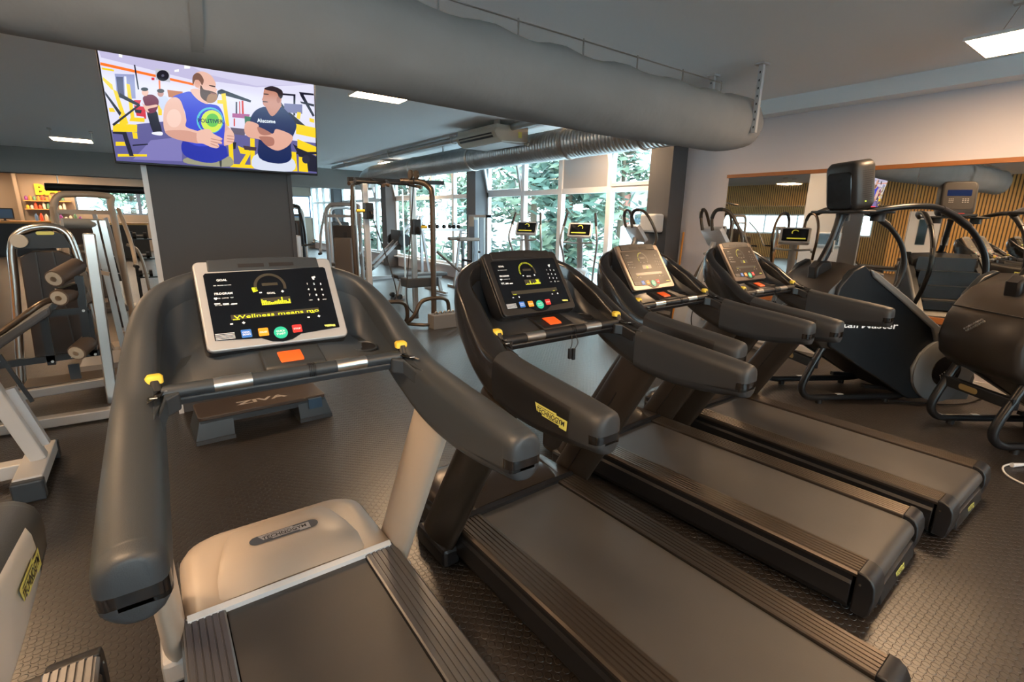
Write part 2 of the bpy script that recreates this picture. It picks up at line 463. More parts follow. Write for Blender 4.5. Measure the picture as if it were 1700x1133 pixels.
# white door on the slatted wall, seen only in the mirror
d = MB().box(-7.0, -6.96, 4.9, 5.75, 0, 2.05)
dd = tag(d.build('door_1', WHITE, smooth=None), kind='structure')
MB().box(-6.955, -6.945, 5.2, 5.45, 1.0, 1.8).build('door_pane', DISPLAY, dd, smooth=None)

# ------------------------------------------------------------------ outdoors
b = MB().box(6.85, 40, -15, 60, -0.6, -0.5); tag(b.build('paved_yard', mat('pale_paving', (0.62, 0.64, 0.66), 0.8, var=0.1), smooth=None), kind='structure')
LEAFS = [mat('leaf_dark', (0.055, 0.105, 0.08), 0.6), mat('leaf_mid', (0.10, 0.17, 0.12), 0.6), mat('leaf_pale', (0.17, 0.23, 0.15), 0.6)]
BARK = mat('bark', (0.12, 0.09, 0.06), 0.9, bump=(20, 0.6, 0.01))
def tree(x, y, h, r, n, label, seed, low=0.3):
    rnd = random.Random(seed)
    t = thing('conifer_tree', label, 'tree', (x, y, -0.5), 0, 'trees outside the windows')
    tr = MB().tube([(0, 0, 0), (0.05, 0.02, h*0.4), (0, 0, h*0.9)], [0.16, 0.11, 0.03], 8)
    for k in range(22):
        z = h*(low+0.6*rnd.random()); a = rnd.random()*2*PI; q = r*(1.05-z/h)
        tr.tube([(0, 0, z), (q*0.6*math.cos(a), q*0.6*math.sin(a), z+0.1), (q*math.cos(a), q*math.sin(a), z-0.1)], [0.035, 0.022, 0.01], 5)
    tr.build('trunk', BARK, t)
    lf = MB()
    cl = [(rnd.uniform(low*0.5, 1.0), rnd.random()*2*PI, rnd.random()**0.5, rnd.choice((0, 0, 1, 1, 2))) for _ in range(46)]
    for k in range(int(n*1.5)):
        zf, a, q, mi = cl[k % len(cl)]
        z = h*zf; rad = r*(0.35+0.75*min(1, (1.08-zf)*1.6))*q
        c = Vector((rad*math.cos(a), rad*math.sin(a), z))+Vector((rnd.gauss(0, 0.30), rnd.gauss(0, 0.30), rnd.gauss(0, 0.22)))
        u = Vector((rnd.gauss(0, 1), rnd.gauss(0, 1), rnd.gauss(0, 0.6))).normalized(); v = u.orthogonal().normalized()
        s = rnd.uniform(0.13, 0.32)
        lf.add([c-u*s, c+v*s*0.35, c+u*s, c-v*s*0.35], [(0, 1, 2, 3)], mi if rnd.random() > 0.25 else rnd.randrange(3))
    lf.build('foliage', LEAFS, t, smooth=None, recalc=False)
tree(10.3, 11.3, 6.5, 1.25, 1500, 'bushy green tree outside, closest to the glass behind the ellipticals', 1, 0.05)
tree(11.9, 15.0, 7.0, 1.5, 1500, 'tall green tree outside, behind the twin cable tower', 2, 0.05)
tree(11.6, 18.6, 7.0, 1.7, 1400, 'broad green tree outside the windows furthest down the wall', 3, 0.05)
tree(15.5, 13.9, 6.5, 1.7, 1300, 'green tree across the yard behind the white truck', 4, 0.15)
tree(17.4, 8.6, 5.2, 1.5, 1000, 'small green tree across the yard in front of the brick building', 5, 0.25)
tree(10.5, 23.5, 7.0, 1.7, 1200, 'green tree outside the last windows past the ceiling beam', 6, 0.05)
for k, (x, y) in enumerate(((-4.6, 30), (-0.4, 31.0), (4.2, 30.5))):
    tree(x, y, 6.0, 1.6, 1100, ('green tree seen through the far windows over the counter', 'green tree behind the far windows, by the pillar edge', 'green tree behind the far windows toward the glazed side')[k], 11+k, 0.05)
bd = thing('brick_building', 'pale building with brick piers and dark windows across the yard', 'building', (22, 14.5, -0.5))
MB().box(-1, 3, -7.5, 6, 0, 3.6).box(-1.6, 3.2, -8, 6.4, 3.6, 3.9).build('wall', mat('pale_render', (0.55, 0.52, 0.52), 0.8), bd, smooth=None)
for k in range(5): MB().box(-1.12, -0.95, -6.7+2.6*k, -6.2+2.6*k, 0, 3.5).build('brick_pier', mat('red_brick', (0.36, 0.15, 0.11), 0.85, var=0.3), bd, smooth=None)
for k in range(4): MB().box(-1.05, -0.98, -5.7+2.6*k, -4.5+2.6*k, 0.9, 2.4).build('window', mat('dark_pane', (0.05, 0.08, 0.10), 0.1), bd, smooth=None)
tk = thing('box_truck', 'white box truck with dark letters parked outside the window', 'truck', (10.6, 7.5, -0.5))
MB().box(0, 2.0, -1.6, 2.0, 0.55, 1.95).build('cargo_box', mat('truck_white', (0.85, 0.87, 0.88), 0.4), tk, bevel=0.05, smooth=None)
MB().box(-0.02, 2.0, -2.7, -1.65, 0.4, 1.75).build('cab', mat('truck_white', (0.85, 0.87, 0.88), 0.4), tk, bevel=0.15, smooth=None)
MB().text('M  N', frame_from((-0.012, 0.55, 0.98), (0, -1, 0), (0, 0, 1)), 0.22, bold=0.03).build('lettering', SLATE_B, tk, smooth=None)
MB().box(-0.015, 0.0, -0.62, -0.5, 0.6, 1.6).build('red_marker', REDM, tk, smooth=None)
for y in (-2.1, 1.2):
    MB().cyl((-0.05, y, 0.36), (0.25, y, 0.36), 0.36, n=20).build('wheel', BLACK, tk)

# ================================================================== LIGHTS AND CEILING SERVICES
def lamp_proto():
    t = thing('panel_lamp', 'x', 'ceiling lamp', (0, 0, 2.9), 0, 'square ceiling panel lamps')
    f = MB(); ring_frame_z(f, 0.305, 0.012); f.box(-0.293, 0.293, -0.293, 0.293, 0.006, 0.014)
    f.build('lamp_frame', WHITE, t, smooth=None)
    MB().box(-0.292, 0.292, -0.292, 0.292, -0.002, 0.004).build('diffuser', LENS, t, smooth=None)
    for s in (-1, 1):
        w_ = MB().tube([(-0.3, s*0.1, 0.012), (-0.3, s*0.03, ZC-2.9-0.02)], 0.003, 5)
        w_.tube([(0.3, s*0.1, 0.012), (0.3, s*0.03, ZC-2.9-0.02)], 0.003, 5)
        w_.build('suspension_wire', STEEL, t)
    for s in (-1, 1): MB().box(s*0.3-0.03, s*0.3+0.03, -0.07, 0.07, ZC-2.9-0.022, ZC-2.9-0.001).build('ceiling_bracket', LGREY, t, smooth=None)
    return t
def ring_frame_z(f, h, t):
    f.box(-h, h, -h, -h+t, -0.004, 0.02).box(-h, h, h-t, h, -0.004, 0.02).box(-h, -h+t, -h+t, h-t, -0.004, 0.02).box(h-t, h, -h+t, h-t, -0.004, 0.02)
lp = lamp_proto()
LAMPS = [(5.25, 1.0, 'square lit panel lamp over the stair climbers beside the mirror wall'),
 (2.33, 5.65, 'square lit panel lamp just past the fabric duct, beside the wall-hung screen'),
 (5.8, 5.85, 'square lit panel lamp squeezed between fabric duct and spiral duct'),
 (-0.92, 13.1, 'square lit panel lamp far over the weight machines, past the side of the screen'),
 (5.7, 13.46, 'square panel lamp by the far end of the spiral duct'),
 (2.0, -0.9, 'square lit panel lamp over the treadmill row'),
 (-0.8, 1.0, 'square lit panel lamp over the treadmill at the picture edge'),
 (-1.9, 5.6, 'square lit panel lamp behind the fabric duct over the leg machine'),
 (2.3, 13.1, 'square lit panel lamp hidden behind the wall screen'),
 (0.0, -3.2, 'square lit panel lamp behind the camera on the slatted side'),
 (4.0, -3.2, 'square lit panel lamp behind the camera on the mirror side'),
 (-4.6, 4.2, 'square lit panel lamp beside the slatted wall'),
 (-4.6, 0.2, 'added panel lamp brightening the camera end of the slatted wall'),  # extra unseen lamp, added to brighten the slats
 (-4.6, 8.6, 'added panel lamp brightening the far end of the slatted wall'),  # another unseen lamp added so the slats look more golden
 (-3.6, 24.0, 'lit panel lamp beyond the ceiling beam, left of the three over the counter'),
 (-2.45, 24.6, 'lit panel lamp beyond the ceiling beam, above the shop sign'),
 (-0.8, 24.0, 'lit panel lamp beyond the ceiling beam, beside the pillar')]
for k, (x, y, lab) in enumerate(LAMPS):
    o = lp if k == 0 else copy_tree(lp)
    o.location = (x, y, 3.0 if x > 5.5 else 2.9); o['label'] = lab

# fabric air sock
dt = thing('fabric_air_duct', 'sagging grey fabric air duct hung across the ceiling', 'air duct', (0, 3.07, 2.56))
path = [Vector((x*0.125-3.0, 0, 0.055*(1-x/61))) for x in range(0, 62)]
el = cr([(4.72, 0, 0.0), (5.05, 0.02, 0.03), (5.30, 0.12, 0.08), (5.42, 0.34, 0.14), (5.45, 0.62, 0.17)], 5)[1:]
rings = []
N = 32
allp = path+el
for i, p in enumerate(allp):
    t = (allp[min(i+1, len(allp)-1)]-allp[max(i-1, 0)]).normalized(); side = Vector((0, 0, 1)).cross(t).normalized(); up = t.cross(side)
    sc = 1.0 if i < len(path) else 1.0-0.13*((i-len(path))/len(el))
    ph = abs(math.sin(PI*(p.x+3.0)/0.62)) if i < len(path) else 0.2
    rg = []
    for k in range(N):
        a = 2*PI*k/N; ca, sa = math.cos(a), math.sin(a)
        r = 0.262*sc
        q = r*(1+0.03*math.sin(3*a+p.x*1.7)+0.012*math.sin(7*a-p.x*4))
        dz = -0.055*ph*max(0, sa)**3 - 0.018*math.sin(PI*(p.x+3)/7.6)*max(0, -sa)
        rg.append(p+side*(q*ca)+up*(q*sa*1.03+dz))
    rings.append(rg)
MB().loft(rings).build('duct_sock', FABRIC, dt, smooth=60)
sm = []
for dx in (0.0, 0.05):
    x = 0.28+dx; sm.append([Vector((x, 0.276*math.cos(2*PI*k/40), 0.025+0.282*math.sin(2*PI*k/40))) for k in range(40)])
sm2 = [[Vector((x, 0.272*math.cos(2*PI*k/40), 0.277*math.sin(2*PI*k/40))) for k in range(40)] for x in (0.505, 0.525)]
MB().loft(sm, caps=False).build('seam_band', mat('seam_grey', (0.22, 0.22, 0.22), 0.9), dt)
MB().tube([(-3, 0, 0.36), (4.75, 0, 0.36)], 0.006, 6).build('hanging_rail', STEEL, dt)
for k in range(13):
    x = -2.7+0.62*k
    MB().box(x-0.005, x+0.005, -0.004, 0.004, 0.255, 0.375).build('rail_hook', GALV, dt, smooth=None)
for y in (-0.26, 0.26):
    br = MB().box(4.955, 4.995, y-0.022, y+0.022, -0.10, 0.512).box(4.92, 5.03, y-0.05, y+0.05, 0.506, 0.52)
    bo = br.build('perforated_bracket', LGREY, dt, smooth=None)
    for k in range(8): MB().box(4.9535, 4.955, y-0.006, y+0.006, -0.06+0.07*k, -0.04+0.07*k).build('slot', BLACK, bo, smooth=None)
MB().tube([(5.0, -0.26, -0.06), (5.0, 0.26, -0.06)], 0.008, 6).build('cross_rod', STEEL, dt)
cb = [[Vector((5.06, 0.02+(0.262+dr)*math.cos(2*PI*k/32), 0.04+(0.262+dr)*math.sin(2*PI*k/32))) for k in range(32)] for dr in (0, )]
# spiral duct along the windows
sd = thing('spiral_duct', 'round galvanised spiral duct running above the windows', 'air duct', (5.45, 3.68, 2.74))
rings = []; L = 10.4; n = 150
for i in range(n):
    for dy, r in ((0, 0.225), (0.045, 0.225), (0.052, 0.232), (0.062, 0.232)):
        rings.append([Vector((r*math.cos(2*PI*k/28), i*L/n+dy, r*math.sin(2*PI*k/28))) for k in range(28)])
MB().loft(rings).build('duct_pipe', GALV, sd, smooth=50)
for y in (0.9, 2.35, 5.1, 7.8):
    MB().loft([[Vector((r*math.cos(2*PI*k/28), y+dy, r*math.sin(2*PI*k/28))) for k in range(28)] for dy, r in ((-0.035, 0.226), (-0.03, 0.243), (0.03, 0.243), (0.035, 0.226))]).build('joint_collar', STEEL, sd)
for y in (1.6, 6.4):
    MB().box(-0.012, 0.012, y-0.02, y+0.02, 0.2, ZC-2.74).build('hanger_strap', GALV, sd, smooth=None)
MB().tube(cr([(0, L, 0), (0, L+0.2, 0), (-0.08, L+0.42, -0.1), (-0.1, L+0.5, -0.3)], 4), [0.225]*13, 20).build('end_elbow', GALV, sd)
# pipe
pi = thing('ceiling_pipe', 'thin grey pipe under the ceiling beside the spiral duct', 'pipe', (4.86, 5.0, 2.99))
MB().cyl((0, 0, 0), (0, 11, 0), 0.055, n=14).build('pipe', GALV, pi)
for y in (0.5, 3.6, 6.6, 9.8):
    MB().box(-0.06, 0.06, y-0.015, y+0.015, -0.058, 0.088).build('pipe_clamp', STEEL, pi, smooth=None)
# ceiling air conditioner
ac = thing('ceiling_air_conditioner', 'off-white ceiling air conditioner with slotted vent and yellow sticker', 'air conditioner', (4.55, 6.7, 2.76))
MB().prism([(0.0, 0.20), (-0.04, 0.14), (0.02, 0.05), (0.10, 0.0), (0.60, 0.02), (0.62, 0.05), (0.62, 0.25), (0.0, 0.25)], 'y', 0, 1.2).build('casing', OFFW, ac, bevel=0.012, smooth=None)
MB().bar((-0.022, 0.1, 0.118), (-0.022, 1.1, 0.118), 0.02, 0.02).bar((0.006, 0.1, 0.075), (0.006, 1.1, 0.075), 0.03, 0.03).build('air_vent', BLACK, ac, smooth=None)
MB().box(0.12, 0.58, 0.06, 1.14, -0.006, 0.012).build('intake_panel', LGREY, ac, smooth=None)
MB().box(0.42, 0.49, -0.003, 0.0, 0.08, 0.17).build('yellow_sticker', BADGEY, ac, smooth=None)
MB().box(0.05, 0.1, 0.05, 0.15, 0.25, ZC-2.76).box(0.5, 0.55, 1.05, 1.15, 0.25, ZC-2.76).build('ceiling_mount', STEEL, ac, smooth=None)
MB().tube([(0.6, 0.06, 0.02), (0.6, -0.02, -0.02), (0.6, -0.05, 0.02)], 0.02, 8).build('drain_elbow', OFFW, ac)

# ================================================================== WALL MIRROR, TELEVISION AND SMALL WALL FITTINGS
wm = thing('wall_mirror', 'long frameless wall mirror between two orange wood rails', 'mirror', (XW, 1.0, 0.66))
for a, c in ((4.02, 1.88), (1.876, -0.3), (-0.304, -2.6)):
    MB().box(-0.012, -0.002, c-1.0, a-1.0, 0.0, 1.53).build('mirror_panel', MIRROR, wm, smooth=None)
MB().box(-0.035, -0.001, -3.6, 3.04, 1.531, 1.575).build('top_rail', WOOD, wm, smooth=None)
MB().box(-0.05, -0.001, -3.6, 3.04, -0.06, -0.001).build('bottom_rail', WOOD, wm, smooth=None)
pd = thing('towel_dispenser', 'white paper towel dispenser on the window-side column', 'dispenser', (6.3, 4.93, 1.41))
MB().box(-0.2, -0.001, -0.15, 0.15, 0.02, 0.29).build('casing', WHITE, pd, bevel=0.03, smooth=None)
MB().box(-0.18, -0.001, -0.13, 0.13, 0.0, 0.02).build('paper_slot', BLACK, pd, smooth=None)
tag(MB().tube([(6.42, 4.56, 0.0), (6.634, 4.66, 1.44)], 0.014, 8).build('broom_handle', mat('orange_wood_handle', (0.75, 0.30, 0.04), 0.45)), 'orange broom handle leaning in the corner beside the column', 'broom handle')
ex = thing('exit_sign', 'small black sign with two green running figures above the screen', 'sign', (0.185, 3.46, 2.40))
MB().box(-0.045, 0.045, -0.02, 0.02, 0, 0.045).build('sign_box', BLACK, ex, smooth=None)
g = MB()
for x in (-0.022, 0.022): g.box(x-0.010, x+0.010, -0.022, -0.0195, 0.012, 0.034)
g.build('running_figure', mat('exit_green', (0.05, 0.8, 0.4), 0.4, emit=1.2), ex, smooth=None)
MB().cyl((0, 0, 0.045), (0, 0, ZC-2.40), 0.004, n=6).build('hanging_rod', STEEL, ex)

def S(r, g, b):
    f = lambda c: (c/255/12.92) if c/255 <= 0.04045 else ((c/255+0.055)/1.055)**2.4
    return (f(r), f(g), f(b))
TVW, TVH = 1.325, 0.75
tv = thing('wall_television', 'large flat television tilted down from the pillar, showing two muscular men talking', 'television', (0.553, 4.425, 1.912))
tv.rotation_euler = (R(9), 0, 0)
MB().box(-TVW/2, TVW/2, 0.0, 0.045, 0, TVH).build('housing', BLACK, tv, bevel=0.006, smooth=None)
MB().box(-TVW/2+0.008, TVW/2-0.008, -0.004, 0.0, 0.016, TVH-0.008).build('screen', DISPLAY, tv, smooth=None)
MB().box(-0.2, 0.2, 0.045, 0.14, 0.2, 0.5).build('wall_bracket', BLKTUBE, tv, smooth=None)
hom = homography([(30, 6), (1621, 222), (1640, 1003), (188, 915)])
sw, sh = TVW-0.02, TVH-0.028
pic = MB(); lay = [0]
def tvp(p):
    u, v = hom(p); u = min(1, max(0, u)); v = min(1, max(0, v))
    return ((u-0.5)*sw, -0.0045-0.00008*lay[0], 0.018+(1-v)*sh)
def draw(c, pts): lay[0] += 1; pic.poly([tvp(p) for p in pts], col=S(*c))
def soft(c, pts): draw(c, [(q.x, q.y) for q in cr([(a, b, 0) for a, b in pts], 4, True)])
def disc(c, x, y, rx, ry, n=20): draw(c, [(x+rx*math.cos(2*PI*k/n), y+ry*math.sin(2*PI*k/n)) for k in range(n)])
YE, BK, SK, SK2 = (248, 212, 22), (26, 26, 46), (236, 188, 170), (200, 140, 120)
draw((226, 224, 246), [(20, -40), (1640, 190), (1640, 1003), (188, 915)])
draw((196, 190, 224), [(20, -40), (1640, 190), (1622, 290), (1180, 330), (900, 300), (700, 290), (70, 150)])
draw((212, 208, 236), [(480, 30), (1640, 190), (1622, 290), (1180, 320), (800, 240)])
draw((96, 92, 150), [(330, 640), (640, 600), (1000, 700), (1640, 760), (1640, 1003), (188, 915), (150, 690)])
draw((128, 122, 184), [(420, 760), (640, 730), (640, 915), (300, 905)])
draw((255, 122, 44), [(66, 186), (720, 318), (720, 336), (66, 208)])
draw((255, 122, 44), [(468, 300), (480, 300), (484, 380), (472, 380)])
for p in ([(165, 75), (200, 78), (200, 95), (168, 92)], [(190, 118), (215, 122), (215, 145), (192, 140)], [(650, 180), (695, 178), (690, 205), (650, 208)], [(580, 220), (612, 214), (612, 232), (580, 236)]): draw((255, 255, 255), p)
draw((150, 156, 200), [(165, 268), (300, 268), (312, 450), (185, 450)])
draw((232, 232, 248), [(230, 285), (244, 285), (256, 440), (238, 440)])
draw((70, 70, 110), [(175, 290), (222, 290), (232, 430), (190, 430)])
draw((190, 110, 60), [(530, 375), (640, 385), (640, 440), (540, 430)])
for p in ([(300, 460), (350, 460), (340, 490), (300, 485)], [(365, 510), (378, 510), (386, 600), (372, 600)], [(300, 500), (372, 510), (372, 585), (320, 580)], [(418, 286), (440, 286), (440, 306), (420, 306)]): draw((214, 40, 62), p)
for p in ([(76, 225), (160, 238), (160, 252), (78, 240)], [(85, 295), (150, 350), (160, 392), (145, 388), (85, 320)], [(155, 385), (185, 400), (245, 585), (220, 600)], [(160, 640), (325, 645), (325, 700), (160, 700)],
          [(245, 340), (270, 345), (305, 590), (280, 600)], [(180, 775), (240, 775), (250, 805), (180, 805)], [(195, 865), (395, 865), (395, 882), (195, 885)], [(130, 525), (160, 525), (175, 555), (135, 555)],
          [(280, 590), (375, 595), (375, 625), (270, 620)], [(290, 700), (325, 705), (330, 750), (300, 750)], [(200, 590), (240, 560), (265, 640), (205, 650)], [(465, 495), (495, 495), (495, 570), (470, 570)]): draw(YE, p)
for p in ([(200, 410), (340, 490), (335, 510), (195, 440)], [(335, 490), (345, 500), (165, 660), (155, 645)], [(160, 700), (250, 700), (305, 880), (275, 880), (225, 720), (160, 715)], [(295, 795), (400, 786), (400, 794), (295, 806)],
          [(295, 195), (305, 195), (335, 380), (325, 380)], [(100, 400), (215, 560), (205, 585), (105, 430)], [(305, 530), (355, 535), (350, 560), (310, 555)]): draw(BK, p)
draw((196, 196, 206), [(445, 215), (545, 228), (550, 318), (450, 302)]); disc((30, 30, 40), 498, 268, 44, 42); disc((90, 90, 110), 498, 268, 10, 10)
# two small men at the back
soft((206, 214, 238), [(470, 440), (530, 430), (542, 520), (490, 525)]); disc((196, 140, 128), 484, 405, 22, 26); disc((60, 44, 50), 484, 385, 26, 16)
soft(BK, [(395, 545), (455, 540), (475, 610), (495, 698), (440, 704), (402, 600)])
soft((240, 240, 250), [(430, 700), (495, 695), (496, 722), (436, 716)])
soft((112, 26, 62), [(362, 437), (420, 415), (465, 445), (470, 490), (446, 548), (390, 552), (376, 500)])
soft(SK, [(356, 480), (386, 502), (455, 490), (460, 506), (397, 526), (407, 548), (384, 542)])
disc(SK, 376, 400, 24, 28); disc((30, 28, 40), 372, 377, 26, 14)
# machines on the right
for p in ([(890, 370), (920, 355), (1140, 435), (1136, 452), (900, 392), (890, 432)], [(1360, 370), (1475, 375), (1478, 390), (1360, 385)], [(1462, 375), (1478, 375), (1475, 545), (1460, 545)], [(1505, 355), (1620, 365), (1622, 380), (1540, 376), (1626, 540), (1612, 552), (1520, 392)],
          [(1365, 440), (1400, 490), (1560, 630), (1600, 660), (1560, 660), (1375, 545)], [(1455, 770), (1640, 870), (1640, 990), (1560, 980)], [(985, 760), (1030, 765), (1025, 815), (990, 820)], [(1515, 430), (1622, 450), (1622, 470), (1520, 445)], [(1025, 450), (1036, 450), (1036, 545), (1025, 545)]): draw(BK, p)
draw((118, 118, 160), [(1390, 450), (1530, 455), (1530, 530), (1390, 520)])
for p in ([(1068, 440), (1082, 440), (1086, 545), (1072, 545)], [(1050, 446), (1058, 446), (1060, 545), (1052, 545)], [(1010, 580), (1020, 580), (1020, 640), (1010, 640)]): draw((210, 60, 50), p)
draw((176, 96, 150), [(1000, 540), (1130, 545), (1122, 580), (1000, 572)])
draw((60, 120, 90), [(1090, 560), (1150, 565), (1150, 640), (1095, 640)])
for p in ([(890, 440), (940, 440), (945, 470), (890, 468)], [(918, 392), (950, 386), (978, 640), (955, 645)], [(970, 770), (1005, 770), (1012, 945), (985, 955)], [(990, 930), (1170, 940), (1170, 966), (985, 955)], [(1132, 730), (1166, 735), (1168, 962), (1136, 962)], [(1040, 790), (1135, 830), (1130, 860), (1060, 850)],
          [(1110, 840), (1136, 850), (1090, 940), (1050, 940)], [(1440, 830), (1480, 835), (1490, 985), (1446, 985)], [(1480, 610), (1640, 640), (1640, 720), (1480, 690)], [(1490, 730), (1635, 790), (1640, 860), (1490, 800)], [(1500, 870), (1560, 880), (1572, 992), (1500, 985)], [(1490, 515), (1520, 520), (1510, 575), (1485, 565)], [(1585, 560), (1622, 570), (1622, 600), (1585, 590)]): draw(YE, p)
draw((98, 88, 108), [(985, 650), (1098, 660), (1092, 712), (1010, 702)])
draw((70, 50, 60), [(1080, 790), (1180, 800), (1176, 828), (1090, 822)])
draw(BK, [(1480, 835), (1640, 830), (1640, 850), (1480, 850)]); disc((40, 40, 60), 1555, 890, 30, 34)
# bearded man in a blue sleeveless shirt
soft((156, 154, 128), [(680, 885), (960, 865), (986, 952), (680, 932)]); soft((60, 60, 60), [(905, 890), (922, 890), (922, 950), (912, 950)])
soft((226, 176, 158), [(930, 590), (965, 640), (1008, 690), (1012, 750), (960, 788), (930, 780), (935, 680)])
soft((58, 72, 208), [(640, 395), (700, 385), (745, 440), (800, 470), (850, 475), (900, 490), (932, 550), (946, 640), (938, 780), (966, 850), (960, 880), (850, 926), (700, 895), (638, 840), (650, 770), (660, 660), (666, 590), (640, 500), (566, 436)])
soft((36, 48, 168), [(650, 760), (760, 800), (935, 790), (966, 850), (960, 880), (850, 926), (700, 895), (638, 840)])
soft(SK, [(590, 430), (545, 447), (512, 510), (505, 620), (522, 700), (580, 742), (700, 770), (772, 772), (782, 700), (668, 655), (668, 600), (648, 520), (625, 455)])
soft((214, 158, 140), [(520, 690), (660, 680), (780, 720), (772, 772), (700, 770), (580, 742)])
disc((246, 206, 190), 580, 590, 52, 70)
soft(SK, [(698, 365), (770, 370), (825, 470), (765, 455), (712, 405)])
soft(SK, [(712, 262), (745, 230), (790, 225), (840, 250), (868, 290), (878, 320), (876, 345), (890, 362), (882, 372), (885, 400), (840, 405), (780, 370), (730, 345), (710, 310)])
soft((128, 92, 80), [(712, 262), (735, 238), (765, 245), (790, 290), (778, 330), (760, 300), (730, 292), (714, 330), (708, 300)])
disc((226, 170, 152), 745, 320, 20, 30)
soft((84, 54, 44), [(768, 330), (790, 362), (840, 372), (884, 392), (884, 430), (850, 465), (800, 450), (766, 410)]); soft((166, 120, 84), [(828, 400), (884, 396), (884, 440), (850, 466), (812, 456)])
soft((150, 90, 80), [(842, 384), (872, 390), (870, 398), (842, 392)]); soft((60, 40, 40), [(832, 326), (872, 334), (870, 342), (832, 334)])
disc((90, 196, 214), 838, 600, 98, 102); disc((58, 72, 208), 842, 604, 88, 92); disc((212, 236, 84), 850, 606, 78, 86); disc((104, 196, 84), 855, 598, 46, 52)
soft(SK, [(745, 690), (800, 668), (840, 672), (860, 700), (920, 732), (926, 745), (905, 752), (926, 768), (915, 780), (895, 778), (905, 795), (890, 812), (850, 806), (790, 780), (748, 768)])
for a, c in (((850, 738), (918, 752)), ((850, 758), (920, 776)), ((846, 776), (896, 796))): soft((196, 140, 126), [a, c, (c[0], c[1]+5), (a[0], a[1]+6)])
soft(SK, [(945, 690), (985, 665), (1012, 705), (1010, 760), (975, 785), (945, 775)])
for y in (712, 735, 756): soft((196, 140, 126), [(965, y), (1008, y+4), (1008, y+9), (965, y+6)])
# man in a navy shirt, arms folded
soft((216, 222, 238), [(1185, 850), (1440, 880), (1446, 986), (1165, 966)])
soft((14, 34, 88), [(1165, 520), (1250, 482), (1300, 550), (1360, 478), (1425, 530), (1470, 595), (1482, 640), (1440, 760), (1440, 890), (1340, 926), (1200, 882), (1195, 750), (1198, 650), (1132, 606)])
soft(SK2, [(1255, 470), (1355, 450), (1362, 482), (1298, 556), (1252, 490)])
soft((226, 170, 150), [(1108, 600), (1190, 620), (1204, 662), (1300, 692), (1330, 655), (1450, 705), (1425, 780), (1340, 824), (1262, 792), (1212, 742), (1120, 722), (1088, 672)])
soft((176, 116, 100), [(1204, 716), (1300, 722), (1310, 776), (1262, 790), (1212, 742)]); soft((176, 116, 100), [(1190, 640), (1290, 690), (1240, 706), (1200, 690)])
soft(SK2, [(1245, 332), (1300, 322), (1362, 350), (1368, 430), (1350, 475), (1300, 500), (1262, 486), (1236, 474), (1226, 452), (1230, 440), (1220, 428), (1230, 400), (1232, 370)])
soft((48, 38, 44), [(1242, 334), (1300, 317), (1372, 348), (1376, 402), (1352, 412), (1340, 380), (1320, 362), (1250, 348)])
disc((176, 116, 100), 1345, 425, 14, 26); soft((90, 50, 50), [(1228, 438), (1262, 440), (1262, 447), (1228, 446)]); soft((50, 34, 36), [(1236, 378), (1268, 380), (1268, 387), (1236, 385)])
scr = pic.build('screen_picture', vcol_mat('television_picture', 0.80), tv, smooth=None, recalc=False)
tx = MB()
def tvtext(s, a, b, hh, mb):
    A = Vector(tvp(a)); B = Vector(tvp(b)); d = B-A; A.y = B.y = -0.0168
    mb.text(s, frame_from(A, d, (0, 0, 1)), hh, w=d.length, bold=0.02)
tvtext('Alucome', (1184, 604), (1322, 610), 0.026, tx)
tx.build('shirt_lettering', mat('shirt_white', (0.8, 0.85, 0.9), 0.4, emit=0.8), tv, smooth=None)
t2 = MB(); tvtext('POLITIVER', (752, 616), (936, 622), 0.026, t2)
t2.build('shirt_lettering', mat('shirt_navy', (0.01, 0.02, 0.12), 0.4, emit=0.4), tv, smooth=None)

# ================================================================== TREADMILLS
# stations along the rim, from the handrail end to the middle behind the console: x_out, y, z_top, z_bottom, thickness
ST = [(.449, -.862, 1.072, .934, .097), (.449, -.84, 1.076, .932, .097), (.449, -.70, 1.092, .915, .100), (.447, -.537, 1.108, .912, .100), (.443, -.40, 1.126, .930, .100),
      (.437, -.30, 1.152, .960, .098), (.420, -.20, 1.212, 1.005, .088), (.400, -.11, 1.278, 1.065, .076), (.372, -.01, 1.338, 1.135, .066), (.334, .05, 1.375, 1.195, .060),
      (.275, .088, 1.400, 1.235, .055), (.20, .108, 1.418, 1.255, .05), (.10, .118, 1.427, 1.262, .05), (0.0, .122, 1.430, 1.264, .05)]
def stations():
    P = cr([Vector((s[0], s[1], s[2])) for s in ST], 4); Q = cr([Vector((s[3], s[4], 0)) for s in ST], 4)
    out = []
    for i in range(len(P)):
        t = (P[min(i+1, len(P)-1)]-P[max(i-1, 0)]); t.z = 0; t.normalize()
        n = Vector((-t.y, t.x, 0))          # inward for the right half
        if i == len(P)-1: n = Vector((0, -1, 0))
        out.append((P[i], n, Q[i].x, Q[i].y))
    return out
SS = stations()
def rim_ring(s, side):
    P, n, zb, th = s
    h = P.z-zb; r = min(0.042, h*0.3, th*0.46)
    pts = []
    rc = rrect(th, h, r, 4)
    b0, b1 = -h*.0, -h*.27
    rc = rc[:10]+[(-th/2, b0), (-th/2, b1)]+rc[10:]+[(th/2, b1), (th/2, b0)]
    for k, (a, c) in enumerate(rc):
        bulge = 0.010*(1-(2*c/h)**2) if a < 0 else 0.0
        p = P+n*(th/2+a-bulge); pts.append(Vector((side*p.x, p.y, P.z-h/2+c)))
    return pts
def rim_inner(s): return s[0]+s[1]*(s[3]-0.012)+Vector((0, 0, -0.010))
K_GRIP = 17           # station index where the soft grip ends (just before the speed paddles)
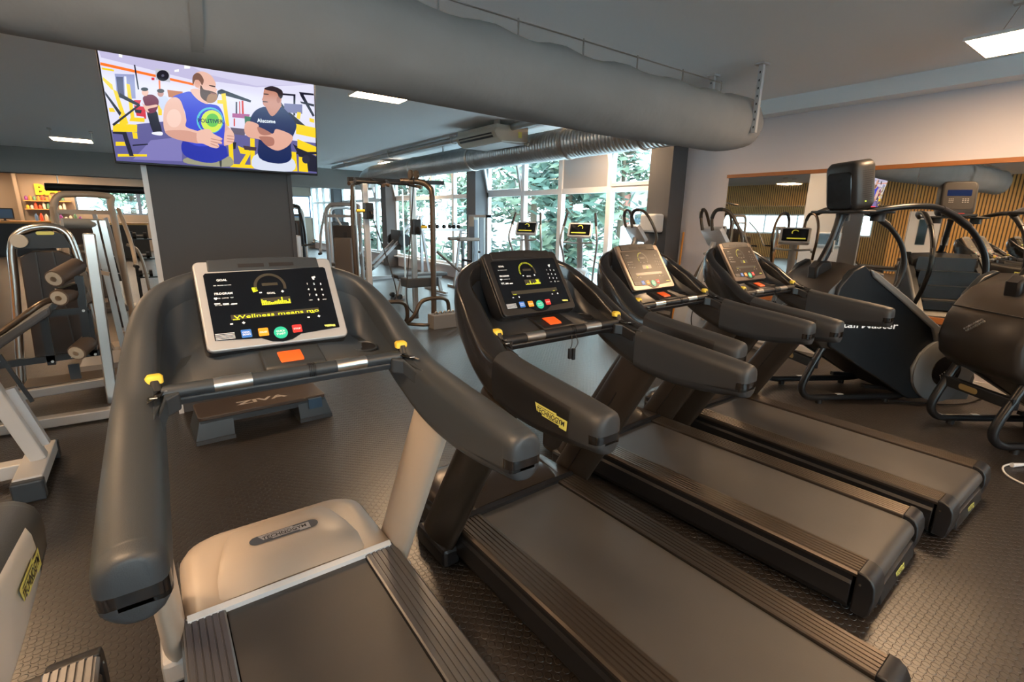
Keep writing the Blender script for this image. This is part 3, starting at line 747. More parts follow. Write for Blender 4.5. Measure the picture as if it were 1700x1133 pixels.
# the dash line the bowl runs down to
DASH = {0: None}
def dash_pt(u):
    pts = [(.325, -.262, 1.128), (.325, -.22, 1.128), (.315, -.17, 1.132), (.30, -.11, 1.142), (.27, -.05, 1.160), (.22, -.01, 1.185), (.15, .015, 1.21), (.07, .03, 1.225), (0, .035, 1.23)]
    t = u*(len(pts)-1); i = min(int(t), len(pts)-2); f = t-i
    return Vector(pts[i]).lerp(Vector(pts[i+1]), f)

def badge_geo(mb_plate, mb_ink, M, wd):
    """stepped name plate with lettering, centred on M"""
    h = wd*0.26
    mb_plate.add([(x*wd, y*h, 0) for x, y in ((-.5, .5), (.18, .5), (.18, .36), (.5, .36), (.5, -.5), (.28, -.5), (.28, -.36), (-.25, -.36), (-.25, -.2), (-.42, -.2))], [tuple(range(10))], 0, M)
    Mo = M @ Matrix.Translation((0, 0, 0.0006))
    mb_ink.text('TECHNOGYM', Mo @ Matrix.Translation((0, -h*0.20, 0)), h*0.42, w=wd*0.86, align='c', bold=0.02)
    for x0, x1, y in ((-.40, .12, .30), (-.05, .26, -.27)):
        mb_ink.add([(x0*wd, y*h, 0), (x1*wd, y*h, 0), (x1*wd, (y+.05)*h, 0), (x0*wd, (y+.05)*h, 0)], [(0, 1, 2, 3)], 0, Mo)

def make_treadmill(label, loc, rz, pale, text, lit, frame_bright, clip=False):
    t = thing('treadmill', label, 'treadmill', loc, rz, 'treadmills in the row')
    # ---- deck
    f = MB().box(-.255, .255, -1.46, .06, .06, .185)
    for s in (-1, 1):
        f.prism([(s*.255, .03), (s*.378, .03), (s*.392, .06), (s*.392, .15), (s*.384, .165), (s*.384, .195), (s*.255, .195)], 'y', -1.46, .42)
    f.build('deck_frame', BLACK if not pale else BLACK, t, bevel=0.004, smooth=None)
    rows = []
    prof = [(.03, .206), (-.4, .206), (-.9, .206), (-1.35, .206), (-1.48, .205)]+[(-1.48-.052*math.sin(a), .153+.052*math.cos(a)) for a in [R(15*k) for k in range(1, 13)]]
    for y, z in prof: rows.append([(x, y, z) for x in (-.252, -.12, 0, .12, .252)])
    MB().grid(rows).build('running_belt', BELT, t, smooth=60)
    rm = RAILG if pale else RAILB
    for s in (-1, 1):
        poly = [(.256, .200), (.256, .216)]
        n = 6
        for k in range(n):
            a = .262+k*.0205; poly += [(a, .220), (a+.014, .221), (a+.016, .2165), (a+.0195, .2165)]
        poly += [(.386, .217), (.394, .208), (.394, .196), (.256, .196)]
        MB().prism([(s*p[0], p[1]) for p in poly], 'y', -1.475, .015).build('side_rail', rm, t, smooth=None)
        c = [(-1.472, .2225), (-1.50, .221), (-1.525, .207), (-1.540, .18), (-1.546, .13), (-1.538, .05), (-1.528, .03), (-1.472, .03)]
        MB().prism(c, 'x', s*.262, s*.396).build('rail_end_cap', BLACK, t, bevel=0.006)
        MB().cyl((s*.3965, -1.49, .17), (s*.398, -1.49, .17), .005, n=8).build('cap_screw', STEEL, t)
    rp = MB().prism([(-1.50, .03), (-1.548, .035), (-1.536, .105), (-1.518, .118), (-1.50, .118)], 'x', -.26, .26).build('rear_panel', BLACK, t, bevel=0.004)
    pl, ik = MB(), MB()
    d = Vector((0, .012, .07)).normalized()
    badge_geo(pl, ik, frame_from((0.02, -1.5445, .068), (1, 0, 0), d), .13)
    pb = pl.build('name_badge', BADGEY, rp, smooth=None, recalc=False); ik.build('badge_lettering', INK, rp, smooth=None, recalc=False)
    for s in (-1, 1):
        MB().cyl((s*.31, -1.40, 0), (s*.31, -1.40, .035), .03, n=14).cyl((s*.31, .30, 0), (s*.31, .30, .035), .03, n=14).build('levelling_foot', BLACK, t)
    # ---- motor cover
    rings = []
    def foot(ins, z, y0=.0, rf=.13):
        pts = []; w_, yb = .385-ins, .50-ins
        for cx, cy, a0, r in ((w_-rf, yb-rf, 0, rf), (-w_+rf, yb-rf, 90, rf)):
            for k in range(7):
                a = R(a0+15*k); pts.append(Vector((cx+r*math.cos(a), cy+r*math.sin(a), z)))
        pts += [Vector((-w_, y0, z)), Vector((0, y0, z)), Vector((w_, y0, z))]
        return pts
    for ins, z in ((.0, .03), (.0, .13), (.004, .19), (.012, .224), (.028, .252), (.05, .268), (.09, .280)):
        rg = foot(ins, z, .002, .13-ins*.2)
        for p in rg:
            if z > .2: p.z = z-.022*max(0, (p.y-.15)/.3)-(.0 if p.y > .1 else (z-.228)*max(0, 1-p.y/.1))
        rings.append(rg)
    cv = MB().loft(rings).build('motor_cover', CHAMP if pale else BRONZE, t, smooth=50)
    # raised centre panel
    rows = []
    for y, hw, z in ((.012, .25, .234), (.10, .245, .275), (.2, .225, .284), (.31, .20, .282), (.375, .18, .274)):
        rows.append([(-hw-.02, y, z-.012), (-hw, y, z), (-hw/2, y, z+.003), (0, y, z+.004), (hw/2, y, z+.003), (hw, y, z), (hw+.02, y, z-.012)])
    rows.append([(x*0.97, .405, .255) for x in (-.20, -.18, -.09, 0, .09, .18, .20)])
    MB().grid(rows).build('cover_panel', CHAMP if pale else BRONZE, cv, smooth=60)
    MB().prism([(.0, .205), (-.012, .205), (-.014, .226), (.006, .236), (.012, .232)], 'x', -.37, .37).build('cover_lip', WHITE if pale else BLACK, cv, smooth=None)
    Mb = frame_from((0, .235, .2895), (1, 0, 0), (0, 1, -.02))
    MB().add([(x*1.0, y*1.0, 0) for x, y in rrect(.27, .062, .03, 6)], [tuple(range(28))], 0, Mb).build('oval_badge', SLATE_B, cv, smooth=None)
    pl, ik = MB(), MB(); badge_geo(pl, ik, Mb @ Matrix.Translation((0, 0, .0008)), .20)
    pl.build('name_badge', SILVER, cv, smooth=None, recalc=False); ik.build('badge_lettering', INK, cv, smooth=None, recalc=False)
    # ---- uprights
    for s in (-1, 1):
        rg = []
        for q in range(9):
            u = q/8; y = .13-.50*u; z = .06+.89*u; ax = .040-.004*u; ay = .115-.012*u
            x = s*(.418-.012*u)
            rg.append([Vector((x+ax*math.cos(a)*(1 if math.cos(a)*s > 0 else 1.0), y+ay*math.sin(a), z+.03*math.sin(a))) for a in [2*PI*k/20 for k in range(20)]])
        up = MB().loft(rg).build('upright', CHAMP if pale else BRONZE, t, smooth=60)
        if not pale:
            MB().bar((s*.377, .10, .12), (s*.369, -.27, .78), .004, .004).build('seam_line', BLACK, up, smooth=None)
        MB().box(s*.418-.045, s*.418+.045, -.02, .26, 0.0, .10).build('upright_foot', LGREY if pale else BLACK, t, bevel=0.02, smooth=None)
    # ---- handrails, shell and dash
    nS = len(SS)
    for s in (-1, 1):
        rg = [rim_ring(SS[i], s) for i in range(0, K_GRIP+1)]
        e = rg[0]; c = sum(e, Vector())/len(e); NR = len(e)
        cap = []
        for sx, sz, dy_ in ((.45, .80, -.036), (.74, .88, -.033), (.90, .94, -.024), (.975, .985, -.010)):
            cap.append([Vector((c.x+(p.x-c.x)*sx, p.y+dy_, c.z+(p.z-c.z)*sz)) for p in e])
        rg = cap+rg
        m = MB(); m.loft(rg, caps=False)
        m.f += [(10, 11, 22, 23), tuple(list(range(0, 11))+[23]), tuple(range(11, 23))]; m.m += [2, 0, 0]; m.c += [None]*3
        # outer flank of the rail takes the second material
        for fi, fc in enumerate(m.f):
            cc = sum((Vector(m.v[i]) for i in fc), Vector())/len(fc)
            if fi >= NR*(len(rg)-1): continue
            k_, row = fi % NR, fi//NR
            if row < 5 and k_ in (10, 22): m.m[fi] = 2
            elif row > 9 and 8 <= k_ <= 14: m.m[fi] = 1
        hr = m.build('handrail', [SLATE if pale else GRIP, LGREY if (pale and rz > 2) else (SLATE if pale else BLACK), GLOSS], t, smooth=50)
        # stepped badge on the outer flank
        pl, ik = MB(), MB()
        Mx = frame_from((s*.4612, -.70, 1.006), (0, -1, 0) if s < 0 else (0, 1, 0), (0, 0, 1))
        Mx = Mx @ Matrix.Rotation(R(4 if s > 0 else -4), 4, 'Z')
        badge_geo(pl, ik, Mx, .15)
        pl.build('name_badge', BADGEY, hr, smooth=None, recalc=False); ik.build('badge_lettering', INK, hr, smooth=None, recalc=False)
    rg = [rim_ring(SS[i], 1) for i in range(K_GRIP, nS)]+[rim_ring(SS[i], -1) for i in range(nS-2, K_GRIP-1, -1)]
    # the mirrored half must keep its point order
    MB().loft(rg).build('rim_shell', SLATE if pale else GLOSS_SH, t, smooth=50)
    rows = []
    idx = list(range(K_GRIP-1, nS)); J = 9
    half = []
    for i in idx:
        u = (i-idx[0])/(nS-1-idx[0]); A = rim_inner(SS[i]); B = dash_pt(u)
        Cc = Vector((A.x*.72+B.x*.28, A.y*.72+B.y*.28, A.z*.25+B.z*.75))
        row = [A*(1-q)**2+Cc*(2*q*(1-q))+B*q*q for q in [k/J for k in range(J+1)]]
        row.append(Vector((B.x*.99, min(B.y, -.25), 1.122))); half.append(row)
    rows = [[Vector((-p.x, p.y, p.z)) for p in r] for r in half[:-1]]+[half[-1]]+half[-2::-1]
    MB().grid(rows).build('dash_bowl', SLATE_D if pale else BLKD, t, smooth=60, solid=0.012)
    tb = MB().prism([(-.275, 1.095), (-.285, 1.118), (-.25, 1.13), (-.15, 1.130), (.02, 1.19), (.06, 1.185), (-.1, 1.09)], 'x', -.33, .33).build('dash_underside', SLATE_D if pale else BLACK, t, bevel=.006)
    # cup holder
    cup = [(.046, .012), (.043, .012), (.040, .006), (.038, -.05), (.0, -.052)]
    M_ = Matrix.Translation((.262, -.125, 1.148)) @ Matrix.Rotation(R(8), 4, 'X')
    MB().lathe([(.047, -.03), (.047, .003), (.044, .005), (.040, .002), (.038, -.02), (.002, -.022)], M_, 24).build('cup_holder', SLATE_D if pale else BLACK, t, smooth=50)
    MB().lathe([(.0385, .001), (.0, .0015)], M_, 24).build('cup_well_shade', INK, t.children[-1], smooth=None)  # flat black disc painted in place of the shade down inside the holder
    # ---- bar with pulse sensors
    hb = MB().cyl((-.335, -.268, 1.135), (.335, -.268, 1.135), .0195, n=18).build('pulse_handlebar', SLATE_D if pale else BLACK, t)
    for s in (-1, 1):
        MB().cyl((s*.12, -.268, 1.135), (s*.215, -.268, 1.135), .0208, n=18).build('pulse_sensor', STEEL, hb)
    for k in range(4): MB().cyl((.035+k*.006, -.268, 1.135), (.038+k*.006, -.268, 1.135), .0222, n=14).build('lanyard_coil', BLACK, hb)
    if clip:
        MB().tube(cr([(.03, -.285, 1.12), (.02, -.30, 1.09), (.012, -.302, 1.065)], 5), .0018, 5).tube(cr([(.05, -.285, 1.12), (.055, -.30, 1.085), (.035, -.303, 1.06)], 5), .0018, 5).build('lanyard_cord', BLACK, hb)
        MB().box(.0, .014, -.309, -.296, 1.02, 1.066).box(.022, .036, -.309, -.296, 1.012, 1.064).build('safety_clip', BLACK, hb, bevel=.003, smooth=None)
    # ---- speed / incline paddles
    for s in (-1, 1):
        P0 = Vector((s*.345, -.272, 1.142))
        sp2 = [(.295, -.245), (.33, -.20), (.362, -.20), (.364, -.30), (.362, -.42), (.352, -.40), (.325, -.315), (.295, -.293)]
        zt = lambda y: 1.139-max(0, -.30-y)*.42
        MB().loft([[Vector((s*x, y, zt(y)+dz)) for x, y in sp2] for dz in (-.05, 0)]).build('bar_shoulder', SLATE_D if pale else BLACK, t, bevel=.006, smooth=None)
        kb = MB().prism([(s*.318, -.25), (s*.362, -.215), (s*.366, -.36), (s*.338, -.32)], 'z', 1.139, 1.144).build('paddle_base', GLOSS, t, bevel=.004)
        MB().tube([P0, P0+Vector((0, .012, .025))], [.017, .015], 14).build('paddle_stem', BLACK, kb)
        rgp = []
        for dz, k_ in ((0.016, .6), (0.022, 1.0), (0.036, 1.0), (0.042, .7)):
            rgp.append([P0+Vector((x*k_, y*k_+.008+dz*.25, dz)) for x, y in rrect(.040, .030, .009, 3)])
        MB().loft(rgp).build('yellow_paddle', YELLOW, kb, smooth=50)
        ic = MB()
        for dx, dy, w_ in ((s*.006, -.062, .016), (s*-.018, -.012, .012), (s*-.016, .018, .010)):
            ic.add([(P0.x+dx-w_/2, P0.y+dy, 1.1446), (P0.x+dx+w_/2, P0.y+dy-.003, 1.1446), (P0.x+dx+w_/2, P0.y+dy+.003, 1.1446), (P0.x+dx-w_/2, P0.y+dy+.006, 1.1446)], [(0, 1, 2, 3)])
        ic.build('paddle_symbol', WHITE_P, kb, smooth=None)
    # ---- stop key block
    sb = MB().prism([(-.235, 1.128), (-.225, 1.150), (-.13, 1.180), (-.10, 1.17), (-.10, 1.128)], 'x', -.075, .105).build('stop_block', SLATE_D if pale else BLACK, t, bevel=.006)
    MB().prism([(-.212, 1.1545), (-.205, 1.163), (-.158, 1.178), (-.150, 1.173)], 'x', -.028, .042).build('stop_key', ORANGE, sb, bevel=.004)
    # ---- console
    UP = Vector((0, .165, .245)).normalized(); X = Vector((1, 0, 0)); NZ = X.cross(UP)
    MC = frame_from((0, -.122, 1.192), X, UP)            # z of this frame points at the runner
    cs = thing('console', None, None); cs.parent = t; cs.matrix_local = MC
    W, H = .42, .305
    def slab(name, w, h, r, z0, z1, m, cx=0, cy=H/2, bev=.004, par=cs):
        return MB().prism([(cx+x, cy+y) for x, y in rrect(w, h, r, 5)], 'z', z0, z1).build(name, m, par, bevel=bev)
    slab('console_housing', W+.004, H+.004, .02, -.080, -.008, BLACK)
    fm = SILVER if pale else (FRAMEB if frame_bright else BLACK)
    slab('console_frame', W, H, .018, -.012, .006, fm)
    MB().prism([(-.172, .268), (.168, .268), (.166, H+.004), (.06, H+.010), (-.06, H+.010), (-.170, H+.004)], 'z', -.03, .0085).build('vent_strip', SLATE_D if pale else BLACK, cs, bevel=.003)
    MB().box(-.085, -.008, .279, .292, .0085, .0095).box(.008, .085, .279, .292, .0085, .0095).build('vent_slot', INK, cs, smooth=None)
    # display outline, bottom edge bulging round the start key
    dpl = [(-.186, .255), (-.18, .262), (.18, .268), (.186, .262), (.186, .034), (.06, .026), (.045, .018), (.03, .010), (.0, .006), (-.03, .010), (-.045, .018), (-.06, .026), (-.186, .034)]
    MB().prism(dpl, 'z', .004, .0085).build('display', DISPLAY if not frame_bright else DISPB, cs, smooth=None)
    hm = homography([(628, 172), (1195, 146), (1280, 440), (694, 512)])
    def uv(p):
        u, v = hm(p); return (-.186+.372*u, .262-.232*v)
    pr, led, dim = MB(), MB(), MB()
    def lab(s, p, h, mb, al='l', bold=.01, w=None):
        x, y = uv(p); mb.text(s, Matrix.Translation((x, y, .0092)), h, align=al, bold=bold, w=w)
    lab('GOAL', (694, 210), .0075, pr, bold=.025); lab('PROGRAM', (686, 278), .0075, pr, bold=.025)
    lab('GOAL', (932, 272), .0065, pr, bold=.02)
    lab('TIME  CALORIES  DISTANCE', (678, 234), .0028, pr); lab('CPR   CUSTOM   TEST', (700, 297), .0032, pr)
    lab('\u2665', (684, 301), .006, pr); lab('FAT LOSS  CARDIO  HILLS', (690, 332), .0032, pr)
    for k in range(3):
        x, y = uv((700+40*k, 322)); pr.box(x-.008, x+.008, y-.001, y+.003, .0086, .0092)
    for r_ in range(3):
        for c_ in range(3): lab(str(1+c_+3*r_), (1118+31*c_+7*r_, 226+27*r_), .0072, pr, 'c', .03)
    lab('0', (1174, 303), .0072, pr, 'c', .03); lab('CLEAR', (1128, 304), .003, pr); lab('ENTER', (1193, 300), .003, pr)
    for p in ((1140, 190), (1148, 188), (1144, 197)): x, y = uv(p); pr.box(x-.003, x+.003, y-.003, y+.003, .0086, .0092)
    for p, s in (((896, 272), '-'), ((998, 266), '+'), ((764, 430), '-'), ((820, 424), '+'), ((1126, 394), '-'), ((1174, 389), '+')): lab(s, p, .011 if s == '+' else .016, pr, 'l', .05)
    x, y = uv((748, 482)); 
    for k in range(5): pr.box(x-.03, x+.022, y+.008-.0045*k, y+.0095-.0045*k, .0086, .009)
    pr.build('printed_legend', WHITE_P if not frame_bright else PRINTB, cs, smooth=None)
    # gauge arc
    gx, gy = uv((945, 235)); n = 40
    def arc(mb, a0, a1, r1, r2):
        q = [(gx+r*math.cos(R(a0+(a1-a0)*k/n)), gy+r*math.sin(R(a0+(a1-a0)*k/n)), .0091) for r in (r1, r2) for k in range(n+1)]
        mb.add(q, [(k, k+1, n+2+k, n+1+k) for k in range(n)])
    arc(dim, -15, 195, .040, .049)
    dim.box(gx-.024, gx+.024, gy+.004, gy+.014, .0086, .0089)
    xx, yy = uv((975, 305)); dim.box(xx-.045, xx+.045, yy-.013, yy+.013, .0086, .0088)
    x0, y0 = uv((765, 388)); x1, y1 = uv((1178, 352)); dim.box(x0, x1, (y0+y1)/2-.008, (y0+y1)/2+.009, .0086, .0088)
    dim.build('unlit_gauge', mat('unlit_readout', (0.05, 0.045, 0.035), 0.3), cs, smooth=None)
    if lit > .2: arc(led, 195-210*lit, 195, .041, .048)
    else: arc(led, 180, 198, .041, .056)
    rr_ = random.Random(int(lit*100)+3)
    hs = [5, 4, 4, 3, 3, 2, 2, 3, 3, 4, 3, 6, 3, 3, 2, 4] if pale else [1, 1, 2, 1, 1, 5, 1, 1, 2, 1, 2, 2, 6, 5, 6, 2]
    if frame_bright: hs = [0]*6+[2, 5, 4, 4]+[0]*6
    for c_ in range(16):
        for r_ in range(hs[c_]): led.box(xx-.044+.0055*c_, xx-.0397+.0055*c_, yy-.012+.0042*r_, yy-.0090+.0042*r_, .0089, .0093)
    if text: led.text(text, Matrix.Translation((x0+.008, (y0+y1)/2-.0055, .0093)), .0115, w=x1-x0-.009, bold=.004)
    lab('INCLINE', (776, 403), .0035, led, bold=.03); lab('SPEED', (1140, 366), .0035, led, bold=.03)
    led.build('led_readout', LED if not frame_bright else LEDB, cs, smooth=None)
    for nm, p, m, ca in (('cool_down_key', (841, 469), BLUEKEY, 'COOL\nDOWN'), ('pause_key', (921, 461), ORKEY, 'PAUSE'), ('stop_touch_key', (1079, 443), REDKEY, 'STOP')):
        x, y = uv(p); k_ = MB().prism([(x+a, y+c) for a, c in rrect(.029, .027, .003, 3)], 'z', .0085, .0092).build(nm, m, cs, smooth=None)
        q = MB()
        for i_, ln in enumerate(ca.split('\n')): q.text(ln, Matrix.Translation((x, y+(.002 if '\n' in ca else -.003)-.008*i_, .0095)), .0055, align='c', w=.022, bold=.02)
        q.build('key_lettering', WHITE_P, k_, smooth=None)
    x, y = uv((1003, 464))
    k_ = MB().prism([(x+.0205*math.cos(2*PI*k/28), y+.0205*math.sin(2*PI*k/28)) for k in range(28)], 'z', .0085, .0105).build('quick_start_key', GRNKEY, cs, smooth=30)
    q = MB(); q.text('QUICK', Matrix.Translation((x, y+.002, .0108)), .006, align='c', w=.027, bold=.015); q.text('START', Matrix.Translation((x, y-.0075, .0108)), .006, align='c', w=.027, bold=.015)
    q.build('key_lettering', WHITE_P, k_, smooth=None)
    pl, ik = MB(), MB(); x, y = uv((1232, 428)); badge_geo(pl, ik, Matrix.Translation((x, y, .009)), .036)
    pl.build('name_badge', BADGEY, cs, smooth=None, recalc=False)
    return t
GLOSS_SH = mat('shell_satin_black', (0.014, 0.013, 0.013), 0.24, coat=0.2)
BLKD = mat('dash_satin_black', (0.013, 0.015, 0.018), 0.30)
FRAMEB = mat('console_frame_brown_glare', (0.20, 0.155, 0.125), 0.30, metal=0.6)  # console frame with a brown reflection put into its colour
DISPB = mat('display_glass_brown_glare', (0.055, 0.042, 0.034), 0.30, spec=0.15)  # dark display glass, brown reflected glare mixed into the base colour
PRINTB = mat('faint_print', (0.42, 0.38, 0.34), 0.5)
LEDB = mat('dim_yellow_led', (0.62, 0.60, 0.06), 0.4, emit=0.35)
make_treadmill('slate treadmill with silver console frame and champagne motor cover, showing scrolling yellow words', (.312, 1.795, 0), 0, True, 'Wellness means mo', .1, False)
make_treadmill('black treadmill with a yellow side badge and a clip dangling from its bar', (1.381, 1.785, 0), R(1.6), False, '', .78, False, clip=True)
make_treadmill('black treadmill with console tinted by a brown reflection, second from the stair climbers', (2.485, 2.035, 0), R(3.2), False, '', .55, True)
make_treadmill('black treadmill with console tinted by a brown reflection, standing next to the stair climbers', (3.53, 1.99, 0), R(0), False, '', .6, True, clip=True)
make_treadmill('pale-sided treadmill facing the opposite way, only its rail and deck ends in view', (-.69, .33, 0), PI, True, '', .1, False)

# ================================================================== STAIR CLIMBERS
def make_stair(label, loc, rz):
    t = thing('stair_climber', label, 'stair climber', loc, rz, 'stair climbers along the mirror')
    prof = [(-.13, .56), (-.17, .80), (-.14, 1.08), (-.04, 1.22), (.06, 1.27), (.14, 1.20), (.48, .985), (1.00, .60), (1.22, .42), (1.30, .25), (1.30, .06), (.74, .06)]
    DB = mat('blue_black_panel', (0.010, 0.014, 0.019), 0.34)
    TG = mat('trim_grey', (0.20, 0.21, 0.22), 0.38, metal=0.3)
    for s in (-1, 1):
        sp_ = MB().prism(prof, 'y', s*.30, s*.37).build('side_panel', DB, t, bevel=.012)
        tr = [(.10, 1.235), (.16, 1.215), (.50, 1.0), (1.03, .625), (1.27, .42), (1.34, .26), (1.32, .05), (1.02, .05), (.86, .08), (.72, .22), (.68, .36), (.74, .50), (.86, .60), (.80, .72), (.60, .86), (.40, 1.00), (.14, 1.17)]
        trm = MB().prism(tr, 'y', s*.366, s*.395).build('grey_trim', TG, t, bevel=.01)
        M_ = Matrix.Translation((1.0, s*.392, .34)) @ Matrix.Rotation(R(90 if s < 0 else -90), 4, 'X')
        MB().lathe([(.30, -.02), (.30, .012), (.27, .026), (.16, .03), (.0, .03)], M_, 36).build('hub_disc', TG, trm, smooth=40)
        MB().lathe([(.145, .028), (.14, .034), (.0, .036)], M_, 30).build('hub_cap', GLOSS, trm, smooth=40)
        d = MB()
        for k in range(26):
            a = -.5+.07*(k//4)+.02*(k % 4); x = -.06+.018*(k//3)+.008*(k % 3); y = -.06+.014*(k//3)-.016*(k % 3)+.02
            d.lathe([(.006, .036), (.0, .0375)], M_ @ Matrix.Translation((x, y if s < 0 else y, 0)), 8)
        tag(d.build('dot_pattern', SILVER, trm, smooth=None), kind='stuff')
        if s < 0:
            MB().text('StairMaster', frame_from((-.10, -.3715, .735), (1, 0, -.03), (0.12, 0, 1)), .058, w=.58, bold=.012).build('side_lettering', WHITE_P, sp_, smooth=None)
    # front cowl
    pr = [(.02, .50), (-.16, .53), (-.27, .62), (-.30, .76), (-.27, .93), (-.20, 1.06), (-.12, 1.15), (.06, 1.255), (.30, 1.20), (.30, .50)]
    rg = []
    for y, k in ((-.335, .86), (-.325, .95), (-.29, 1.0), (-.12, 1.03), (.12, 1.03), (.29, 1.0), (.325, .95), (.335, .86)):
        rg.append([Vector((.08+(x-.08)*k, y, .86+(z-.86)*k)) for x, z in pr])
    cw = MB().loft(rg).build('front_cowl', mat('cowl_brown_black', (0.030, 0.025, 0.021), 0.36), t, smooth=45)
    MB().bar((-.268, -.28, 1.0), (-.268, .28, 1.0), .012, .012).build('cowl_seam', INK, cw, smooth=None)
    d = MB()
    for k in range(16):
        y = .06-.016*(k//2)*1.0+.018*(k % 2); z = .84+.013*(k//2)+.012*(k % 2)
        d.cyl((-.305, y, z), (-.318, y, z), .006+.0015*(k % 3), n=8)
    tag(d.build('dot_pattern', STEEL, cw, smooth=None), kind='stuff')
    MB().prism([(-.02, .52), (.72, .07), (1.25, .08), (1.25, .3), (.3, 1.0), (.0, 1.0)], 'y', -.295, .295).build('inner_body', BLACK, t, smooth=None)
    for k in range(6):
        x = .30+.165*k; z = 1.06-.165*k
        MB().box(x, x+.2, -.29, .29, z-.02, z).box(x, x+.012, -.29, .29, z-.02, z+.16).build('step', mat('step_blue_black', (0.016, 0.020, 0.026), 0.4), t, smooth=None)
    # legs
    for s in (-1, 1):
        p = cr([(-.05, s*.27, .66), (-.12, s*.27, .52), (-.235, s*.27, .24), (-.245, s*.27, .13), (-.17, s*.27, .062), (.0, s*.27, .055), (.3, s*.27, .055), (.72, s*.27, .06), (.82, s*.27, .11)], 6)
        MB().tube(p, .030, 10, 0, (1.0, 1.15)).build('leg', BLKTUBE, t)
        MB().cyl((-.06, s*.27, .0), (-.06, s*.27, .04), .028, n=14).cyl((.60, s*.27, .0), (.60, s*.27, .04), .028, n=14).build('levelling_foot', BLACK, t)
        MB().box(.10, .16, s*.27-.018, s*.27+.018, .084, .0865).build('white_tag', WHITE, t, smooth=None)
    cbm = MB().box(-.20, -.15, -.3, .3, .34, .42).build('cross_bar', BLKTUBE, t, bevel=.006, smooth=None)
    MB().add([(x, y, 0) for x, y in rrect(.16, .045, .022, 5)], [tuple(range(24))], 0, frame_from((-.2012, .05, .38), (0, -1, 0), (0, 0, 1))).build('oval_badge', mat('gold_badge', (0.45, 0.33, 0.14), 0.3, metal=0.6), cbm, smooth=None)
    for s in (-1, 1): MB().bar((.42, s*.2, .13), (.80, s*.2, .10), .04, .03).build('transport_rail', BLKTUBE, t, smooth=None)
    # mast, tray, console
    MB().tube(cr([(-.10, -.04, 1.13), (-.11, -.04, 1.2), (-.02, -.04, 1.45), (.03, -.04, 1.68)], 6), [.060, .056, .052, .049, .046, .043, .040, .038, .037, .036, .035, .034, .034, .034, .034, .034, .036, .038, .045], 12, 0, (1.1, .85)).build('mast', BLKTUBE, t)
    MB().prism([(-.16, 1.10), (-.17, 1.22), (-.12, 1.28), (-.03, 1.28), (.0, 1.18)], 'y', -.10, .02).build('mast_boot', BLACK, t, bevel=.02)
    MB().box(-.028, -.018, -.08, -.005, 1.36, 1.46).build('paper_note', WHITE, t, smooth=None)
    MB().prism([(x+.12, y-.03) for x, y in rrect(.36, .62, .06, 5)], 'z', 1.695, 1.717).build('console_tray', BLACK, t, bevel=.006)
    for y in (-.22, .17): MB().lathe([(.055, 0), (.055, .08), (.048, .09), (.048, .005), (0, .005)], Matrix.Translation((.22, y, 1.63)), 20).build('cup_holder', BLACK, t)
    Mc = Matrix.Translation((.10, -.03, 1.725)) @ Matrix.Rotation(R(-10), 4, 'Y')
    rg = []
    for x, k in ((-.095, .80), (-.085, .93), (-.06, 1.0), (.07, 1.0), (.085, .96), (.09, .90)):
        rg.append([Mc @ Vector((x, a, .205+b)) for a, b in rrect(.36*k, .41*k, .06*k, 5)])
    cs = MB().loft(rg).build('console', mat('console_graphite', (0.028, 0.027, 0.026), 0.40), t, smooth=45)
    MB().loft([[Mc @ Vector((x, a+.0, .175+b)) for a, b in rrect(.27*k, .30*k, .03, 4)] for x, k in ((-.088, 1.04), (-.099, 1.0))]).build('back_panel', GLOSS, cs, smooth=45)
    v = MB()
    for k in range(15):
        z = .08+.017*k
        v.add([Mc @ Vector((x, -.1805, zz)) for x, zz in ((-.03, z), (.06, z), (.06, z+.006), (-.03, z+.006))], [(0, 1, 2, 3)])
    tag(v.build('side_grille', INK, cs, smooth=None), kind='stuff')
    MB().ball(Mc @ Vector((.0, -.181, .07)), .006, 8).build('status_light', mat('lime_light', (0.6, 0.9, 0.05), 0.4, emit=1.5), cs)
    fp = [Mc @ Vector((.0915, a, .23+b)) for a, b in rrect(.30, .32, .03, 4)]
    MB().poly(fp).build('user_panel', mat('console_face', (0.045, 0.042, 0.04), 0.4), cs, smooth=None)
    MB().poly([Mc @ Vector((.0925, a, .265+b)) for a, b in rrect(.24, .075, .006, 2)]).build('display', mat('blue_lit_display', (0.005, 0.012, 0.05), 0.1, emit=0.6), cs, smooth=None)
    q = MB()
    for r_ in range(3):
        for c_ in range(3): q.add([Mc @ Vector((.0926, a, b)) for a, b in ((.05+.018*c_, .195-.02*r_), (.06+.018*c_, .195-.02*r_), (.06+.018*c_, .188-.02*r_), (.05+.018*c_, .188-.02*r_))], [(0, 1, 2, 3)])
        for c_ in range(3): q.add([Mc @ Vector((.0926, a, b)) for a, b in ((-.10+.025*c_, .195-.02*r_), (-.085+.025*c_, .195-.02*r_), (-.085+.025*c_, .188-.02*r_), (-.10+.025*c_, .188-.02*r_))], [(0, 1, 2, 3)])
    q.build('keypad', LGREY, cs, smooth=None)
    MB().box(.26, .31, -.20, .14, 1.72, 1.75).build('stop_bar', BLACK, cs, bevel=.006, smooth=None)
    MB().box(.262, .312, -.07, .01, 1.751, 1.757).build('stop_key', REDKEY, cs, smooth=None)
